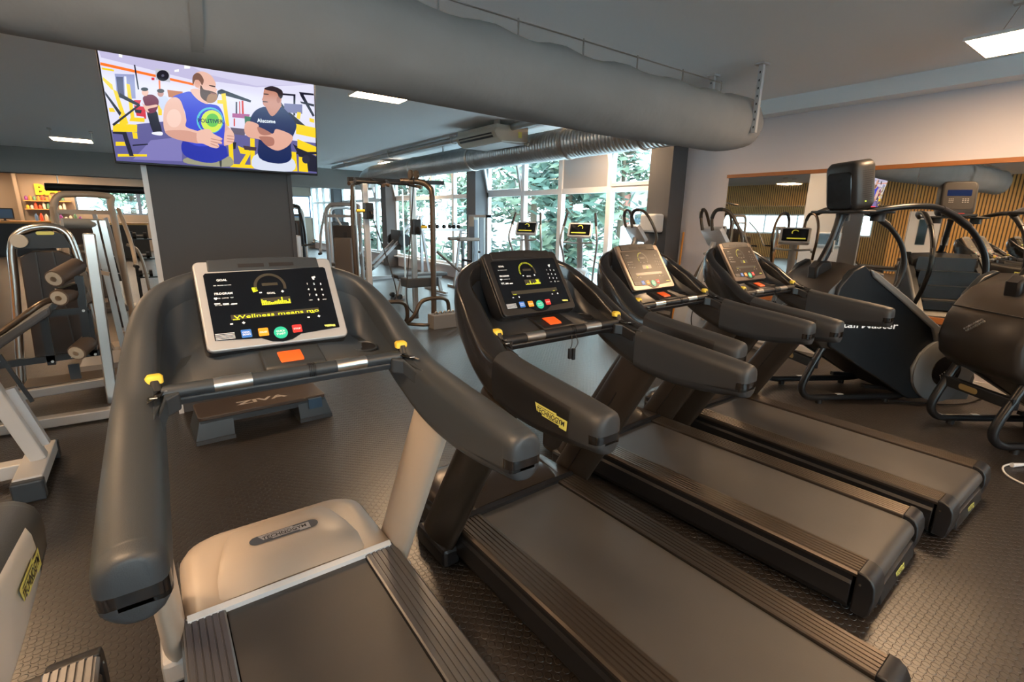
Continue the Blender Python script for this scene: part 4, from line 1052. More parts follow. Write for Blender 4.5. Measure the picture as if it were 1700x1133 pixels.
    # handrails: out from the tray, over and down to the hub
    for s in (-1, 1):
        y = s*.40
        p = cr([(.06, s*.30, 1.70), (.20, s*.36, 1.735), (.40, y, 1.755), (.62, y, 1.735), (.90, y, 1.60), (1.10, y, 1.40), (1.175, y, 1.17), (1.12, y, .96), (.98, y, .76), (.88, s*.395, .66)], 6)
        hr = MB().tube(p, .024, 10).build('handrail', BLKTUBE, t)
        MB().tube([p[18], p[21], p[24]], .030, 10).build('rail_sleeve', BLACK, hr)
        MB().cyl(p[-1], p[-4], .032, n=12).build('socket', STEEL, hr)
    return t
TH = R(-25)
st1 = make_stair('black stair climber with white side lettering, standing full in view before the mirror', (4.99, 1.96, 0), R(-30))
st2 = copy_tree(st1); st2.location = (5.12, .66, 0); st2.rotation_euler.z = R(-36); st2['label'] = 'black stair climber cut off by the picture edge, only its front cowl and legs showing'
cbn = tag(MB().tube(cr([(4.66, .44, .012), (4.52, .47, .012), (4.38, .42, .012), (4.30, .30, .012)], 6), .006, 6).build('power_cable', WHITE), 'thin white power cable on the floor by the last treadmill', 'cable')
MB().cyl((4.60, .44, .016), (4.69, .39, .016), .016, .010, 10).build('plug', WHITE, cbn)
cb2 = tag(MB().tube(cr([(5.42, 1.40, .008), (5.6, 1.2, .008), (5.75, 1.05, .008), (6.0, .95, .008), (6.4, .9, .008)], 6), .006, 6).build('power_cable', BLACK), 'thin black power cable on the floor between the two stair climbers', 'cable')

# ================================================================== CROSS TRAINERS
def make_cross(label, loc, rz, kind, group):
    t = thing('cross_trainer', label, 'cross trainer', loc, rz, group)
    GA = CTGREY
    RX = -1.15 if kind == 'window' else -.75
    MB().box(RX, .45, -.05, .05, .03, .09).box(RX, RX+.10, -.28, .28, .02, .07).box(.36, .45, -.28, .28, .02, .07).build('floor_frame', GREYTUBE, t, bevel=.01, smooth=None)
    rg = []
    shp = cr([(.36, 0, .50), (.28, 0, .70), (.08, 0, .80), (-.14, 0, .74), (-.32, 0, .56), (-.40, 0, .34), (-.30, 0, .18), (.0, 0, .10), (.26, 0, .16), (.36, 0, .32)], 4, True)
    for y, k in ((-.15, .90), (-.14, .97), (-.11, 1.0), (.11, 1.0), (.14, .97), (.15, .90)):
        rg.append([Vector((p.x*k, y, .45+(p.z-.45)*k)) for p in shp])
    fh = MB().loft(rg).build('flywheel_housing', GA, t, smooth=45)
    for s in (-1, 1):
        MB().tube([Vector((.02+.27*math.cos(2*PI*k/40), s*.150, .46+.27*math.sin(2*PI*k/40))) for k in range(40)], .007, 6, closed=True).build('cover_groove', SLATE_D, fh)
        Mb = frame_from((.02, s*.1535, .48), (1, 0, 0) if s < 0 else (-1, 0, 0), (0, 0, 1))
        ob = MB().add([(x, y, 0) for x, y in rrect(.26, .085, .042, 6)], [tuple(range(28))], 0, Mb).build('oval_badge', SLATE_B, fh, smooth=None)
        pl, ik = MB(), MB(); badge_geo(pl, ik, Mb @ Matrix.Translation((0, 0, .001)), .20)
        pl.build('name_badge', SILVER, fh, smooth=None, recalc=False); ik.build('badge_lettering', INK, fh, smooth=None, recalc=False)
    MB().tube(cr([(.18, 0, .66), (.12, 0, .95), (.0, 0, 1.28), (-.02, 0, 1.36)], 5), .040, 10, 0, (1, 1.3)).build('mast', GREYTUBE, t)
    fl = 1 if kind == 'window' else -1
    Mc = Matrix.Translation((-.02, 0, 1.42)) @ Matrix.Rotation(R(35), 4, 'Y')
    cs = MB().loft([[Mc @ Vector((x, a, b)) for a, b in rrect(.40*k, .27*k, .03, 4)] for x, k in ((-.030, .97), (-.02, 1.0), (.02, 1.0), (.045, .8))]).build('console', SILVER, t, smooth=45)
    MB().poly([Mc @ Vector((-.0312, a, b)) for a, b in rrect(.33, .21, .01, 2)]).build('display', DISPLAY, cs, smooth=None)
    g = MB()
    for k in range(9):
        a = R(30+20*k); g.add([Mc @ Vector((-.032, r*math.cos(a+d_), .04+r*math.sin(a+d_))) for r, d_ in ((.035, 0), (.048, 0), (.048, .3), (.035, .3))], [(0, 1, 2, 3)])
    g.add([Mc @ Vector((-.032, a, b)) for a, b in ((.14, -.07), (-.10, -.07), (-.10, -.05), (.14, -.05))], [(0, 1, 2, 3)])
    g.build('led_readout', LEDB, cs, smooth=None)
    MB().tube(cr([(-.05, -.24, 1.20), (-.20, -.22, 1.24), (-.06, -.10, 1.22), (0, 0, 1.22), (-.06, .10, 1.22), (-.20, .22, 1.24), (-.05, .24, 1.20)], 6), .016, 8).build('fixed_handle', GREYTUBE, t)
    for s in (-1, 1):
        if kind == 'window':
            p = cr([(.16, s*.22, .55), (.06, s*.25, .85), (-.03, s*.28, 1.08), (-.14, s*.30, 1.22), (-.16, s*.29, 1.34), (-.06, s*.26, 1.52), (.04, s*.23, 1.70)], 6)
        else:
            p = cr([(.16, s*.22, .55), (.04, s*.25, .9), (-.14, s*.27, 1.22), (-.19, s*.28, 1.38), (-.10, s*.27, 1.58), (.0, s*.22, 1.72), (.10, s*.15, 1.735), (.13, s*.11, 1.64), (.10, s*.10, 1.50)], 6)
        am = MB().tube(p, .019, 9).build('arm', GREYTUBE if kind == 'window' else BRNTUBE, t)
        MB().tube(p[-8:] if kind == 'window' else p[-16:-6], .0225, 9).build('hand_grip', BLACK, am)
        lk = MB().bar((.16, s*.2, .45), (RX+.2, s*.2, .22+.06*s), .045, .05).build('foot_link', GREYTUBE, t, smooth=None)
        MB().box(RX+.25, RX+.55, s*.2-.085, s*.2+.085, .33+.03*s, .36+.03*s).build('foot_plate', BLACK, lk, bevel=.01, smooth=None)
    return t
CTGREY = mat('cross_trainer_grey', (0.40, 0.40, 0.41), 0.4)
a1 = make_cross('light grey cross trainer with round badged housing, by the mirror end behind the black consoles', (5.60, 3.50, 0), R(157), 'loop', 'cross trainers by the mirror')
a2 = copy_tree(a1); a2.location = (5.66, 4.78, 0); a2['label'] = 'cross trainer with looped handles in front of the towel dispenser column'
e1 = make_cross('cross trainer at the windows, its lit console nearer the dispenser column', (5.80, 6.05, 0), R(38), 'window', 'cross trainers by the windows')
e2 = copy_tree(e1); e2.location = (5.62, 7.25, 0); e2['label'] = 'cross trainer at the windows, its lit console in front of the bushy tree'

# ================================================================== CABLE TOWER
ct = thing('cable_tower', 'twin post cable crossover tower with bronze tubes, yellow pins and a pull-up bar', 'cable machine', (2.9, 6.9, 0))
O = Vector((-2.9, -6.9, 0))
def V(x, y, z): return Vector((x, y, z))+O
for nm, x in (('post', 2.48), ('post', 3.18)):
    MB().box(x-2.9-.035, x-2.9+.035, -.1, -.03, .08, 2.02).build(nm, STEEL if x > 3 else SILVER, ct, bevel=.008, smooth=None)
for x in (2.38, 2.56, 3.08, 3.27): MB().cyl(V(x, 6.95, .12), V(x, 6.95, 1.98), .013, n=8).build('guide_rod', STEEL, ct)
MB().tube(cr([V(3.05, 6.95, 2.09), V(3.30, 6.85, 2.09), V(3.42, 6.78, 2.02), V(3.45, 6.74, 1.88), V(3.44, 6.72, 1.2), V(3.42, 6.70, .10)], 6), .042, 12).build('curved_upright', BRNTUBE, ct)
MB().tube(cr([V(2.38, 6.98, .1), V(2.34, 6.98, 1.2), V(2.36, 6.98, 1.92), V(2.44, 6.98, 2.04), V(2.7, 6.98, 2.06)], 6), .030, 10).build('curved_upright', BRNTUBE, ct)
MB().bar(V(2.30, 6.95, 2.07), V(3.75, 6.95, 2.10), .06, .06).build('top_beam', BLKTUBE, ct, smooth=None)
for s, x in ((-1, 2.5), (1, 2.95)):
    hg = MB().tube(cr([V(x-.12, 6.92, 2.08), V(x-.22, 6.62, 2.03), V(x-.30, 6.50, 2.0)], 5), .020, 8).tube(cr([V(x+.12, 6.92, 2.08), V(x+.10, 6.66, 2.03), V(x+.16, 6.50, 2.0)], 5), .020, 8)
    hg.tube([V(x-.22, 6.62, 2.03), V(x+.10, 6.64, 2.03)], .018, 8).build('pull_up_handle', BLACK, ct)
    MB().cyl(V(x-.30, 6.50, 2.0), V(x-.36, 6.44, 1.985), .024, n=10).cyl(V(x+.16, 6.50, 2.0), V(x+.19, 6.44, 1.985), .024, n=10).build('grip_end', BRNTUBE, ct)
for x in (3.17, 3.26): MB().cyl(V(x-.015, 6.85, 2.18), V(x+.015, 6.85, 2.18), .065, n=20).build('pulley', BRNTUBE, ct)
for x, z, d in ((2.50, 1.66, -1), (3.20, 1.45, 1)):
    c = MB().box(x-2.9-.06, x-2.9+.06, -.17, -.05, z-.11, z+.11).build('carriage', BLKTUBE, ct, bevel=.01, smooth=None)
    MB().cyl(V(x+d*.06, 6.77, z), V(x+d*.17, 6.77, z), .022, n=10).build('yellow_pin', YELLOW, c)
    MB().cyl(V(x-.01, 6.70, z-.05), V(x+.01, 6.70, z-.05), .05, n=14).build('carriage_pulley', BLACK, c)
MB().tube(cr([V(3.20, 6.80, 2.14), V(3.02, 6.62, 1.2), V(2.90, 6.52, .45), V(3.00, 6.5, .22)], 6), .009, 6).build('cable', BLACK, ct)
MB().tube(cr([V(2.52, 6.72, 1.6), V(2.70, 6.6, .9), V(2.74, 6.5, .52), V(2.62, 6.5, .42)], 6), .009, 6).build('cable', BLACK, ct)
MB().box(-.78, -.28, -.13, .15, .30, .46).build('weight_housing', SLATE, ct, bevel=.02, smooth=None)
MB().box(.14, .66, -.13, .15, .56, .70).build('weight_housing', SLATE, ct, bevel=.02, smooth=None)
for x0 in (2.30, 2.98):
    MB().tube(cr([V(x0, 6.95, .06), V(x0-.05, 6.65, .07), V(x0+.02, 6.50, .20), V(x0+.14, 6.48, .40), V(x0+.40, 6.48, .43), V(x0+.58, 6.52, .36), V(x0+.62, 6.6, .12), V(x0+.60, 6.95, .06)], 6), .030, 10).build('base_loop', BRNTUBE, ct)
    MB().tube(cr([V(x0-.03, 6.62, .06), V(x0+.2, 6.44, .05), V(x0+.6, 6.6, .05)], 6), .026, 10).build('base_loop', BRNTUBE, ct)
MB().box(.30, .75, -.62, -.42, 0, .21).build('accessory_tray', mat('grey_tray', (0.16, 0.15, 0.14), 0.5), ct, bevel=.01, smooth=None)
hb = MB()
for k in range(5): hb.tube(cr([(.36+.07*k, -.52, .21), (.38+.07*k, -.55, .25), (.42+.07*k, -.5, .215)], 4), .012, 6)
tag(hb.build('attachment', STEEL, ct), kind='stuff')

# ================================================================== STEP PLATFORM BEHIND THE FIRST TREADMILL
sp = thing('aerobic_step', 'dark aerobic step platform with pale lettering on grey risers, beneath the first console', 'step platform', (.56, 4.06, 0), R(2))
dk = MB().prism([(x, y) for x, y in rrect(.88, .34, .03, 4)], 'z', .165, .195).build('step_deck', mat('ribbed_deck', (0.055, 0.038, 0.028), 0.45, bump=(200, .4, .001)), sp, bevel=.006)
MB().text('ZIVA', frame_from((0, -.05, .1955), (1, 0, 0), (0, 1, 0)), .07, w=.36, align='c', bold=.03).build('deck_lettering', mat('pale_print', (0.40, 0.36, 0.32), 0.5), dk, smooth=None)
MB().box(-.43, .43, -.165, -.150, .125, .165).box(-.43, .43, .150, .165, .125, .165).build('side_skirt', SLATE_D, sp, smooth=None)
for s in (-1, 1):
    x = s*.33
    MB().loft([[Vector((x+a*k+s*(.02 if z < .1 else 0), b*k2, z)) for a, b in ((-.11, -.17), (.11, -.17), (.11, .17), (-.11, .17))] for z, k, k2 in ((.0, 1.12, 1.12), (.035, 1.10, 1.10), (.165, .95, .95))]).build('riser', SLATE_D, sp, smooth=None)
    MB().loft([[Vector((x+a*k+s*.02, b*k, z)) for a, b in ((-.11, -.17), (.11, -.17), (.11, .17), (-.11, .17))] for z, k in ((.0, 1.135), (.03, 1.125))]).build('riser_foot', SLATE, sp, smooth=None)
MB().box(.30, .40, -.195, -.165, .10, .18).build('blue_strap', mat('blue_strap', (0.03, 0.07, 0.13), 0.5), sp, smooth=None)

# ================================================================== WEIGHT MACHINES, LEFT OF THE PILLAR
lm = thing('leg_curl_machine', 'leg curl machine with arched silver frame, dark weight shroud and padded rollers', 'weight machine', (-.70, 5.4, 0))
O2 = Vector((.70, -5.4, 0))
def W2(x, y, z): return Vector((x, y, z))+O2
MB().tube(cr([W2(-1.09, 6, .03), W2(-.99, 6, .9), W2(-.95, 6, 1.28), W2(-.87, 6, 1.41), W2(-.72, 6, 1.455), W2(-.60, 6, 1.42), W2(-.55, 6, 1.27), W2(-.51, 6, .80), W2(-.46, 6, .03)], 6), .032, 10).build('arched_frame', STEEL, lm)
sh_ = MB().prism([(W2(x, 0, 0).x, z) for x, z in ((-.955, .30), (-.91, 1.20), (-.83, 1.245), (-.66, 1.245), (-.575, 1.20), (-.54, .30))], 'y', .54, .66).build('weight_shroud', mat('brown_black_shroud', (0.030, 0.024, 0.022), 0.5), lm, bevel=.01, smooth=None)
MB().bar(W2(-.84, 5.935, .32), W2(-.80, 5.935, 1.24), .012, .01).bar(W2(-.67, 5.935, .32), W2(-.69, 5.935, 1.24), .012, .01).build('shroud_rib', SLATE, sh_, smooth=None)
hd = MB().prism([(W2(x, 0, 0).x, z) for x, z in ((-.93, 1.27), (-.89, 1.37), (-.72, 1.425), (-.60, 1.39), (-.56, 1.27))], 'y', .55, .64).build('head_plate', BLACK, lm, smooth=None)
Mb = frame_from(W2(-.715, 5.945, 1.40), (1, 0, 0), (0, 0, 1))
MB().add([(x, y, 0) for x, y in rrect(.12, .03, .014, 4)], [tuple(range(20))], 0, Mb).build('yellow_label', BADGEY, hd, smooth=None)
MB().cyl(W2(-.885, 5.94, 1.335), W2(-.885, 5.90, 1.335), .055, n=22).build('pulley_disc', OFFW, lm)
nb = MB()
for k in range(7): nb.box(W2(-.745+.006*k, 0, 0).x, W2(-.735+.006*k, 0, 0).x, .535, .5395, 1.03-.045*k, 1.05-.045*k)
tag(nb.build('weight_number', LGREY, sh_, smooth=None), kind='stuff')
MB().bar(W2(-.355, 5.0, 1.43), W2(-.40, 5.0, .06), .055, .075).build('front_post', STEEL, lm, bevel=.008, smooth=None)
MB().bar(W2(-.53, 5.7, 1.10), W2(-.46, 5.6, .82), .05, .10).build('side_plate', SLATE, lm, smooth=None)
arm = MB().bar(W2(-.47, 5.1, 1.10), W2(-.50, 5.1, .50), .05, .05).bar(W2(-.50, 5.1, 1.02), W2(-.58, 5.0, 1.0), .05, .05).build('lever_arm', BLKTUBE, lm, smooth=None)
for (x, z, x2, z2) in ((-.60, 1.10, -.48, 1.17), (-.595, .955, -.50, .985), (-.56, .52, -.44, .60)):
    ro = MB().cyl(W2(x, 4.97, z), W2(x2, 5.22, z2), .062, n=18).build('padded_roller', UPHT, lm)
    d_ = (Vector((x2-x, .25, z2-z))).normalized()
    MB().cyl(W2(x, 4.97, z)-d_*.006, W2(x, 4.97, z)-d_*.001, .052, n=18).build('roller_cap', OFFW, ro)
    MB().cyl(W2(x, 4.97, z)-d_*.012, W2(x, 4.97, z)-d_*.006, .02, n=12).build('axle_nut', STEEL, ro)
MB().loft([[W2(*p) for p in r] for r in ([(-1.25, 4.98, .50), (-1.25, 5.45, .50), (-1.25, 5.45, .57), (-1.25, 4.98, .57)], [(-.98, 4.98, .60), (-.98, 5.45, .60), (-.98, 5.45, .68), (-.98, 4.98, .68)], [(-.66, 5.0, .83), (-.66, 5.43, .83), (-.66, 5.43, .90), (-.66, 5.0, .90)])]).build('body_pad', mat('blue_grey_upholstery', (0.085, 0.095, 0.11), 0.5), lm, bevel=.02, smooth=None)
MB().tube(cr([W2(-1.25, 4.95, .60), W2(-.98, 4.95, .71), W2(-.70, 4.95, .92), W2(-.62, 5.1, .93)], 5), .022, 9).build('grab_rail', BRNTUBE, lm)
MB().bar(W2(-.72, 5.1, .82), W2(-.45, 5.1, .83), .04, .05).bar(W2(-.72, 5.1, .82), W2(-.73, 5.1, .42), .04, .05).bar(W2(-1.1, 5.1, .46), W2(-.38, 5.1, .48), .04, .05).bar(W2(-.46, 5.1, .83), W2(-.47, 5.1, .46), .04, .05).build('black_subframe', BLKTUBE, lm, smooth=None)
for x, z in ((-.70, .82), (-.48, .83), (-.72, .45), (-.46, .47), (-.60, .47)): MB().cyl(W2(x, 5.075, z), W2(x, 5.065, z), .010, n=8).build('bolt_head', STEEL, lm)
MB().bar(W2(-1.5, 4.85, .05), W2(-.36, 4.80, .05), .09, .075).build('floor_bar', GREYTUBE, lm, bevel=.008, smooth=None)
MB().bar(W2(-1.5, 5.42, .10), W2(-.34, 5.42, .14), .05, .075).build('floor_bar', GREYTUBE, lm, bevel=.008, smooth=None)
MB().bar(W2(-.36, 5.0, .06), W2(-.46, 6.02, .05), .07, .07).build('floor_bar', GREYTUBE, lm, smooth=None)
MB().box(-.30, .36, .06, .35, .10, .17).build('foot_platform', mat('ribbed_rubber', (0.035, 0.028, 0.022), 0.5), lm, bevel=.01, smooth=None)
MB().box(.02, .09, .0, .035, .20, .33).build('hook_plate', SLATE, lm, smooth=None)

bn = thing('adjustable_bench', 'light grey bench frame cut off by the picture edge in front of the leg machine', 'bench', (-1.0, 3.9, 0))
MB().bar((-.6, 0, .09), (.30, -.02, .09), .10, .085).build('base_bar', LGREY, bn, bevel=.008, smooth=None)
MB().box(.215, .345, -.30, .26, .055, .135).build('foot_bar', LGREY, bn, bevel=.008, smooth=None)
for a, c in ((-.345, -.285), (.245, .30)): MB().box(.21, .35, a, c, .0, .125).build('rubber_end', SLATE_D, bn, bevel=.01, smooth=None)
MB().bar((.13, -.02, .76), (.30, -.02, .13), .085, .075).build('post', LGREY, bn, bevel=.008, smooth=None)
MB().bar((.235, .02, .58), (.33, .02, .20), .05, .05).build('sliding_post', SILVER, bn, smooth=None)
MB().cyl((.165, -.062, .60), (.165, -.075, .60), .022, n=14).build('pivot_bolt', STEEL, bn)
MB().box(-.2, .19, -.16, .14, .72, .78).build('seat_bracket', LGREY, bn, smooth=None)
MB().loft([[Vector((x, y, z)) for x, z in rrect2] for y, rrect2 in ((-.20, [(-.5, .80), (.16, .79), (.16, .86), (-.5, .87)]), (.18, [(-.5, .80), (.16, .79), (.16, .86), (-.5, .87)]))]).build('seat_pad', UPHT, bn, bevel=.02, smooth=None)
MB().cyl((.10, -.24, .66), (.10, .2, .66), .05, n=14).build('ankle_roller', UPHT, bn)
MB().bar((.24, -.05, .80), (.33, -.05, .50), .018, .018).build('lock_lever', BLACK, bn, smooth=None)

TANP = mat('tan_painted_tube', (0.36, 0.30, 0.24), 0.4, metal=0.2)
def press_machine(name, label, loc, rz, col, pad, wide=1.0):
    t = thing(name, label, 'weight machine', loc, rz)
    MB().tube(cr([(-.42*wide, 0, .04), (-.42*wide, 0, .9), (-.42*wide, 0, 1.55), (-.34*wide, 0, 1.74), (-.1, 0, 1.78), (.24, 0, 1.77), (.36*wide, 0, 1.66), (.38*wide, 0, 1.30), (.40*wide, 0, .04)], 6), .036, 10).build('main_frame', col, t)
    MB().bar((-.42*wide, 0, 1.58), (.37*wide, 0, 1.58), .05, .05).build('cross_beam', col, t, smooth=None)
    MB().bar((-.42*wide, 0, .06), (.42*wide, 0, .06), .07, .07).bar((0, -.9, .06), (0, .4, .06), .07, .07).build('floor_frame', col, t, smooth=None)
    s_ = MB().box(-.30*wide, .28*wide, .10, .32, .12, 1.42).build('weight_shroud', mat('brown_black_shroud', (0.030, 0.024, 0.022), 0.5), t, bevel=.02, smooth=None)
    MB().box(-.03, .03, .095, .10, .3, 1.3).build('stack_slot', INK, s_, smooth=None)
    MB().box(-.17, .17, -.75, -.38, .46, .54).build('seat', pad, t, bevel=.025, smooth=None)
    MB().box(-.15, .15, -.34, -.25, .58, 1.22).build('backrest', pad, t, bevel=.025, smooth=None)
    MB().bar((0, -.55, .06), (0, -.55, .46), .06, .08).bar((0, -.28, .06), (0, -.28, 1.2), .06, .06).build('seat_post', col, t, smooth=None)
    for s in (-1, 1):
        a = MB().tube(cr([(s*.30, -.1, 1.62), (s*.32, -.45, 1.30), (s*.32, -.62, 1.02), (s*.30, -.72, .98)], 5), .022, 8).build('press_arm', col, t)
        MB().cyl((s*.30, -.72, .98), (s*.30, -.86, .98), .022, n=10).build('hand_grip', BLACK, a)
    return t
press_machine('chest_press_machine', 'tan framed chest press machine behind the arched leg curl machine', (-.55, 7.9, 0), R(8), TANP, UPH, .68)
tr = thing('twin_rail_machine', 'machine with two polished leaning rails and a grey padded beam, behind the leg curl machine', 'weight machine', (-.42, 6.7, 0))
for dx in (0, .07): MB().bar((dx, 0, 1.50), (dx+.06, 0, .05), .035, .05).build('leaning_rail', STEEL, tr, smooth=None)
MB().cyl((-.24, -.05, 1.47), (.06, .05, 1.46), .052, n=16).build('padded_beam', mat('grey_pad', (0.20, 0.21, 0.21), 0.5), tr)
MB().bar((-.24, 0, 1.47), (-.26, 0, 1.05), .04, .04).bar((-.26, 0, 1.05), (.05, 0, .95), .04, .04).build('side_frame', TANP, tr, smooth=None)
MB().box(-.3, .16, -.3, .3, 0, .06).build('base_plate', GREYTUBE, tr, smooth=None)
MB().tube(cr([(-.30, .1, 1.28), (-.24, .1, 1.20), (-.08, .1, 1.16), (.0, .1, 1.0)], 5), .018, 8).build('grab_handle', TANP, tr)
tw = thing('black_pulley_tower', 'low black panel machine on pale twin legs by the aisle left of the pillar', 'weight machine', (-.50, 10.5, 0))
MB().box(-.13, .13, -.02, .04, .46, 1.08).build('black_panel', BLKTUBE, tw, bevel=.008, smooth=None)
MB().box(-.015, .015, -.03, -.021, .5, .95).box(-.10, .10, -.03, -.021, .86, .88).box(-.10, .10, -.03, -.021, .58, .60).build('slider_track', GALV, tw, smooth=None)
for x in (-.13, -.06, .08, .12): MB().box(x-.018, x+.018, -.02, .03, .05, .46).build('leg', OFFW if x < .1 else GREYTUBE, tw, smooth=None)
MB().box(-.2, .2, -.16, .2, 0, .05).build('base_plate', OFFW, tw, smooth=None)
for k, (x, y, zt) in enumerate(((-.58, 9.6, 1.55), (-.46, 9.6, 1.50))):
    MB().bar((x-(-.50), y-10.5, zt), (x-(-.50)+.14, y-10.5, .04), .05, .05).build('stay_bar', GREYTUBE, tw, smooth=None)
MB().tube(cr([(.20, .2, 1.05), (.34, .2, .95), (.40, .2, .6), (.42, .2, .05)], 5), .025, 8).build('curved_stay', TANP, tw)
rk = thing('dumbbell_rack', 'black dumbbell rack in the shade along the pillar edge', 'rack', (-.02, 11.2, 0))
MB().bar((-.2, 0, 0), (-.2, 0, 1.25), .05, .05).bar((.2, 0, 0), (.2, 0, 1.25), .05, .05).bar((-.2, -.2, .03), (-.2, .25, .03), .05, .05).bar((.2, -.2, .03), (.2, .25, .03), .05, .05).build('upright_frame', BLKTUBE, rk, smooth=None)
for z in (.45, .78, 1.12): MB().box(-.22, .22, -.12, .12, z-.02, z).build('shelf', BLKTUBE, rk, smooth=None)
dbm = MB().cyl((-.055, 0, 0), (.055, 0, 0), .014, n=8); dbm = dbm.build('dumbbell', STEEL); tag(dbm, 'x', 'dumbbell', 'dumbbells on the rack by the pillar')
for s in (-1, 1): MB().cyl((s*.05, 0, 0), (s*.10, 0, 0), .055, n=12).build('weight_head', BLACK, dbm)
n_ = 0
ROWW = {.45: 'bottom', .78: 'middle', 1.12: 'top'}
for z in (.45, .78, 1.12):
    for y in (-.055, .065):
        o = dbm if n_ == 0 else copy_tree(dbm); n_ += 1
        o.location = (-.10, 11.2+y, z+.055); o['label'] = 'black dumbbell lying on the %s shelf of the rack by the pillar, %s row' % (ROWW[z], 'front' if y < 0 else 'rear')
# ================================================================== COUNTER AND SHELVES FAR BEHIND
ctr = thing('bar_counter', 'dark counter with an oak top under the yellow sign', 'counter', (-3.3, 24.2, 0))
MB().box(-.85, 1.4, -.3, .3, 0, 1.12).build('counter_front', mat('counter_dark', (0.03, 0.034, 0.042), 0.5), ctr, smooth=None)
MB().box(-.95, 1.45, -.36, .36, 1.12, 1.20).build('counter_top', OAK, ctr, smooth=None)
ct2 = thing('side_counter', 'dark counter with an oak top under the far windows by the pillar edge', 'counter', (-.55, 22.2, 0))
MB().box(-.5, .6, -.3, .3, 0, 1.13).build('counter_front', mat('counter_brown', (0.030, 0.022, 0.016), 0.5), ct2, smooth=None)
MB().box(-.55, .65, -.34, .34, 1.13, 1.20).build('counter_top', OAK, ct2, smooth=None)
sg = tag(MB().text('BAR', frame_from((-3.10, 25.56, 2.14), (1, 0, 0), (0, 0, 1)), .36, w=1.02, bold=.04).build('shop_sign', mat('yellow_sign_letters', (0.95, 0.52, 0.02), 0.4, emit=.5), solid=0.04, smooth=None), 'yellow block letters on the wall over the counter', 'sign')
for k, z in enumerate((1.62, 1.92)):
    s_ = tag(MB().box(-3.45, -2.15, 25.34, 25.6, z-.03, z).build('wall_shelf', OAK, smooth=None), ('oak wall shelf of tubs, the lower one behind the counter', 'oak wall shelf of bottles, the upper one below the yellow sign')[k], 'shelf')
PC = [(.7, .1, .05), (.75, .45, .05), (.1, .25, .15), (.65, .62, .55), (.08, .2, .45), (.8, .25, .05), (.25, .05, .3), (.5, .5, .5)]
CN = ['red', 'amber', 'green', 'white', 'blue', 'orange', 'purple', 'grey']
OR_ = ['first', 'second', 'third', 'fourth', 'fifth', 'sixth', 'seventh', 'eighth', 'ninth', 'tenth', 'eleventh', 'twelfth']
rnd = random.Random(5)
for r_, z in enumerate((1.20, 1.62, 1.92)):
    for k in range(10):
        c = rnd.randrange(8); h = rnd.uniform(.13, .24) if r_ else rnd.uniform(.16, .30)
        x = -3.38+.112*k if r_ else -3.05+.13*k; y = 25.46 if r_ else 24.25
        o = MB().lathe([(.042, 0), (.045, .01), (.045, h*.7), (.03, h*.82), (.022, h*.86), (.022, h), (0, h)], None, 10).build('bottle', mat('tub_'+CN[c], PC[c], .4), loc=(x, y, z))
        tag(o, '%s bottle, %s from the left %s' % (CN[c], OR_[k], ('on the oak counter', 'on the lower wall shelf', 'on the upper wall shelf')[r_]), 'bottle', 'bottles behind the counter')
mo = thing('till_monitor', 'dark till screen standing on the counter end', 'monitor', (-3.85, 24.2, 1.20))
MB().box(-.25, .25, -.02, .02, .06, .42).build('screen_housing', BLACK, mo, smooth=None)
MB().box(-.22, .22, -.024, -.021, .09, .39).build('screen', mat('dim_screen', (0.02, 0.05, 0.10), 0.2, emit=.3), mo, smooth=None)
MB().box(-.1, .1, -.1, .1, 0, .015).box(-.03, .03, -.01, .03, .015, .1).build('stand', BLACK, mo, smooth=None)
bdk = tag(MB().tube([(-2.2, 20, 2.24), (2.5, 20, 2.24)], .11, 16).build('black_air_duct', BLACK), 'straight black duct hanging in front of the yellow sign', 'air duct')
for x in (-1.9, .2, 2.2): MB().cyl((x, 20, 2.3), (x, 20, ZC), .012, n=6).build('hanging_rod', STEEL, bdk)
tag(MB().box(-3.62, -3.52, 25.35, 25.6, 0, ZC).build('wall_batten', TANP, smooth=None), 'pale upright batten left of the bottle shelves', 'batten')

# ================================================================== MACHINES RIGHT OF THE PILLAR
def flat_bench(label, loc, rz, col=GREYTUBE):
    t = thing('flat_bench', label, 'bench', loc, rz, 'flat benches')
    MB().box(-.58, .58, -.14, .14, .40, .47).build('seat_pad', UPH, t, bevel=.02, smooth=None)
    MB().bar((-.5, 0, .37), (.5, 0, .37), .06, .05).build('spine', col, t, smooth=None)
    for s in (-1, 1):
        MB().bar((s*.42, 0, .36), (s*.50, 0, .05), .06, .06).bar((s*.50, -.22, .04), (s*.50, .22, .04), .05, .05).build('leg', col, t, smooth=None)
    for y in (-.16, .16): MB().cyl((-.56, y-.03, .05), (-.56, y+.03, .05), .05, n=14).build('wheel', BLACK, t)
    return t
b1 = flat_bench('flat charcoal bench standing behind the cable tower', (4.45, 9.3, 0), R(4))
b2 = copy_tree(b1); b2.location = (4.05, 12.4, 0); b2.rotation_euler.z = R(25); b2['label'] = 'flat charcoal bench far behind the cable tower by the leaning bars'
b3 = copy_tree(b1); b3.location = (-3.4, 5.2, 0); b3.rotation_euler.z = R(80); b3['label'] = 'flat charcoal bench near the slatted wall, seen only in the mirror'
press_machine('shoulder_press_machine', 'grey framed seated press with tan padding, just right of the pillar', (2.86, 9.0, 0), R(-25), GREYTUBE, UPHT, .7)
press_machine('pulldown_machine', 'dark framed pulldown machine close to the pillar, behind the shoulder press', (2.45, 11.6, 0), R(-10), BLKTUBE, UPHT, .8)
press_machine('row_machine', 'silver framed row machine in front of the third column', (4.3, 13.6, 0), R(15), SILVER, UPHT, .9)
press_machine('fly_machine', 'silver framed machine far down the room before the ceiling beam', (3.4, 15.6, 0), R(-10), SILVER, UPH, 1.0)
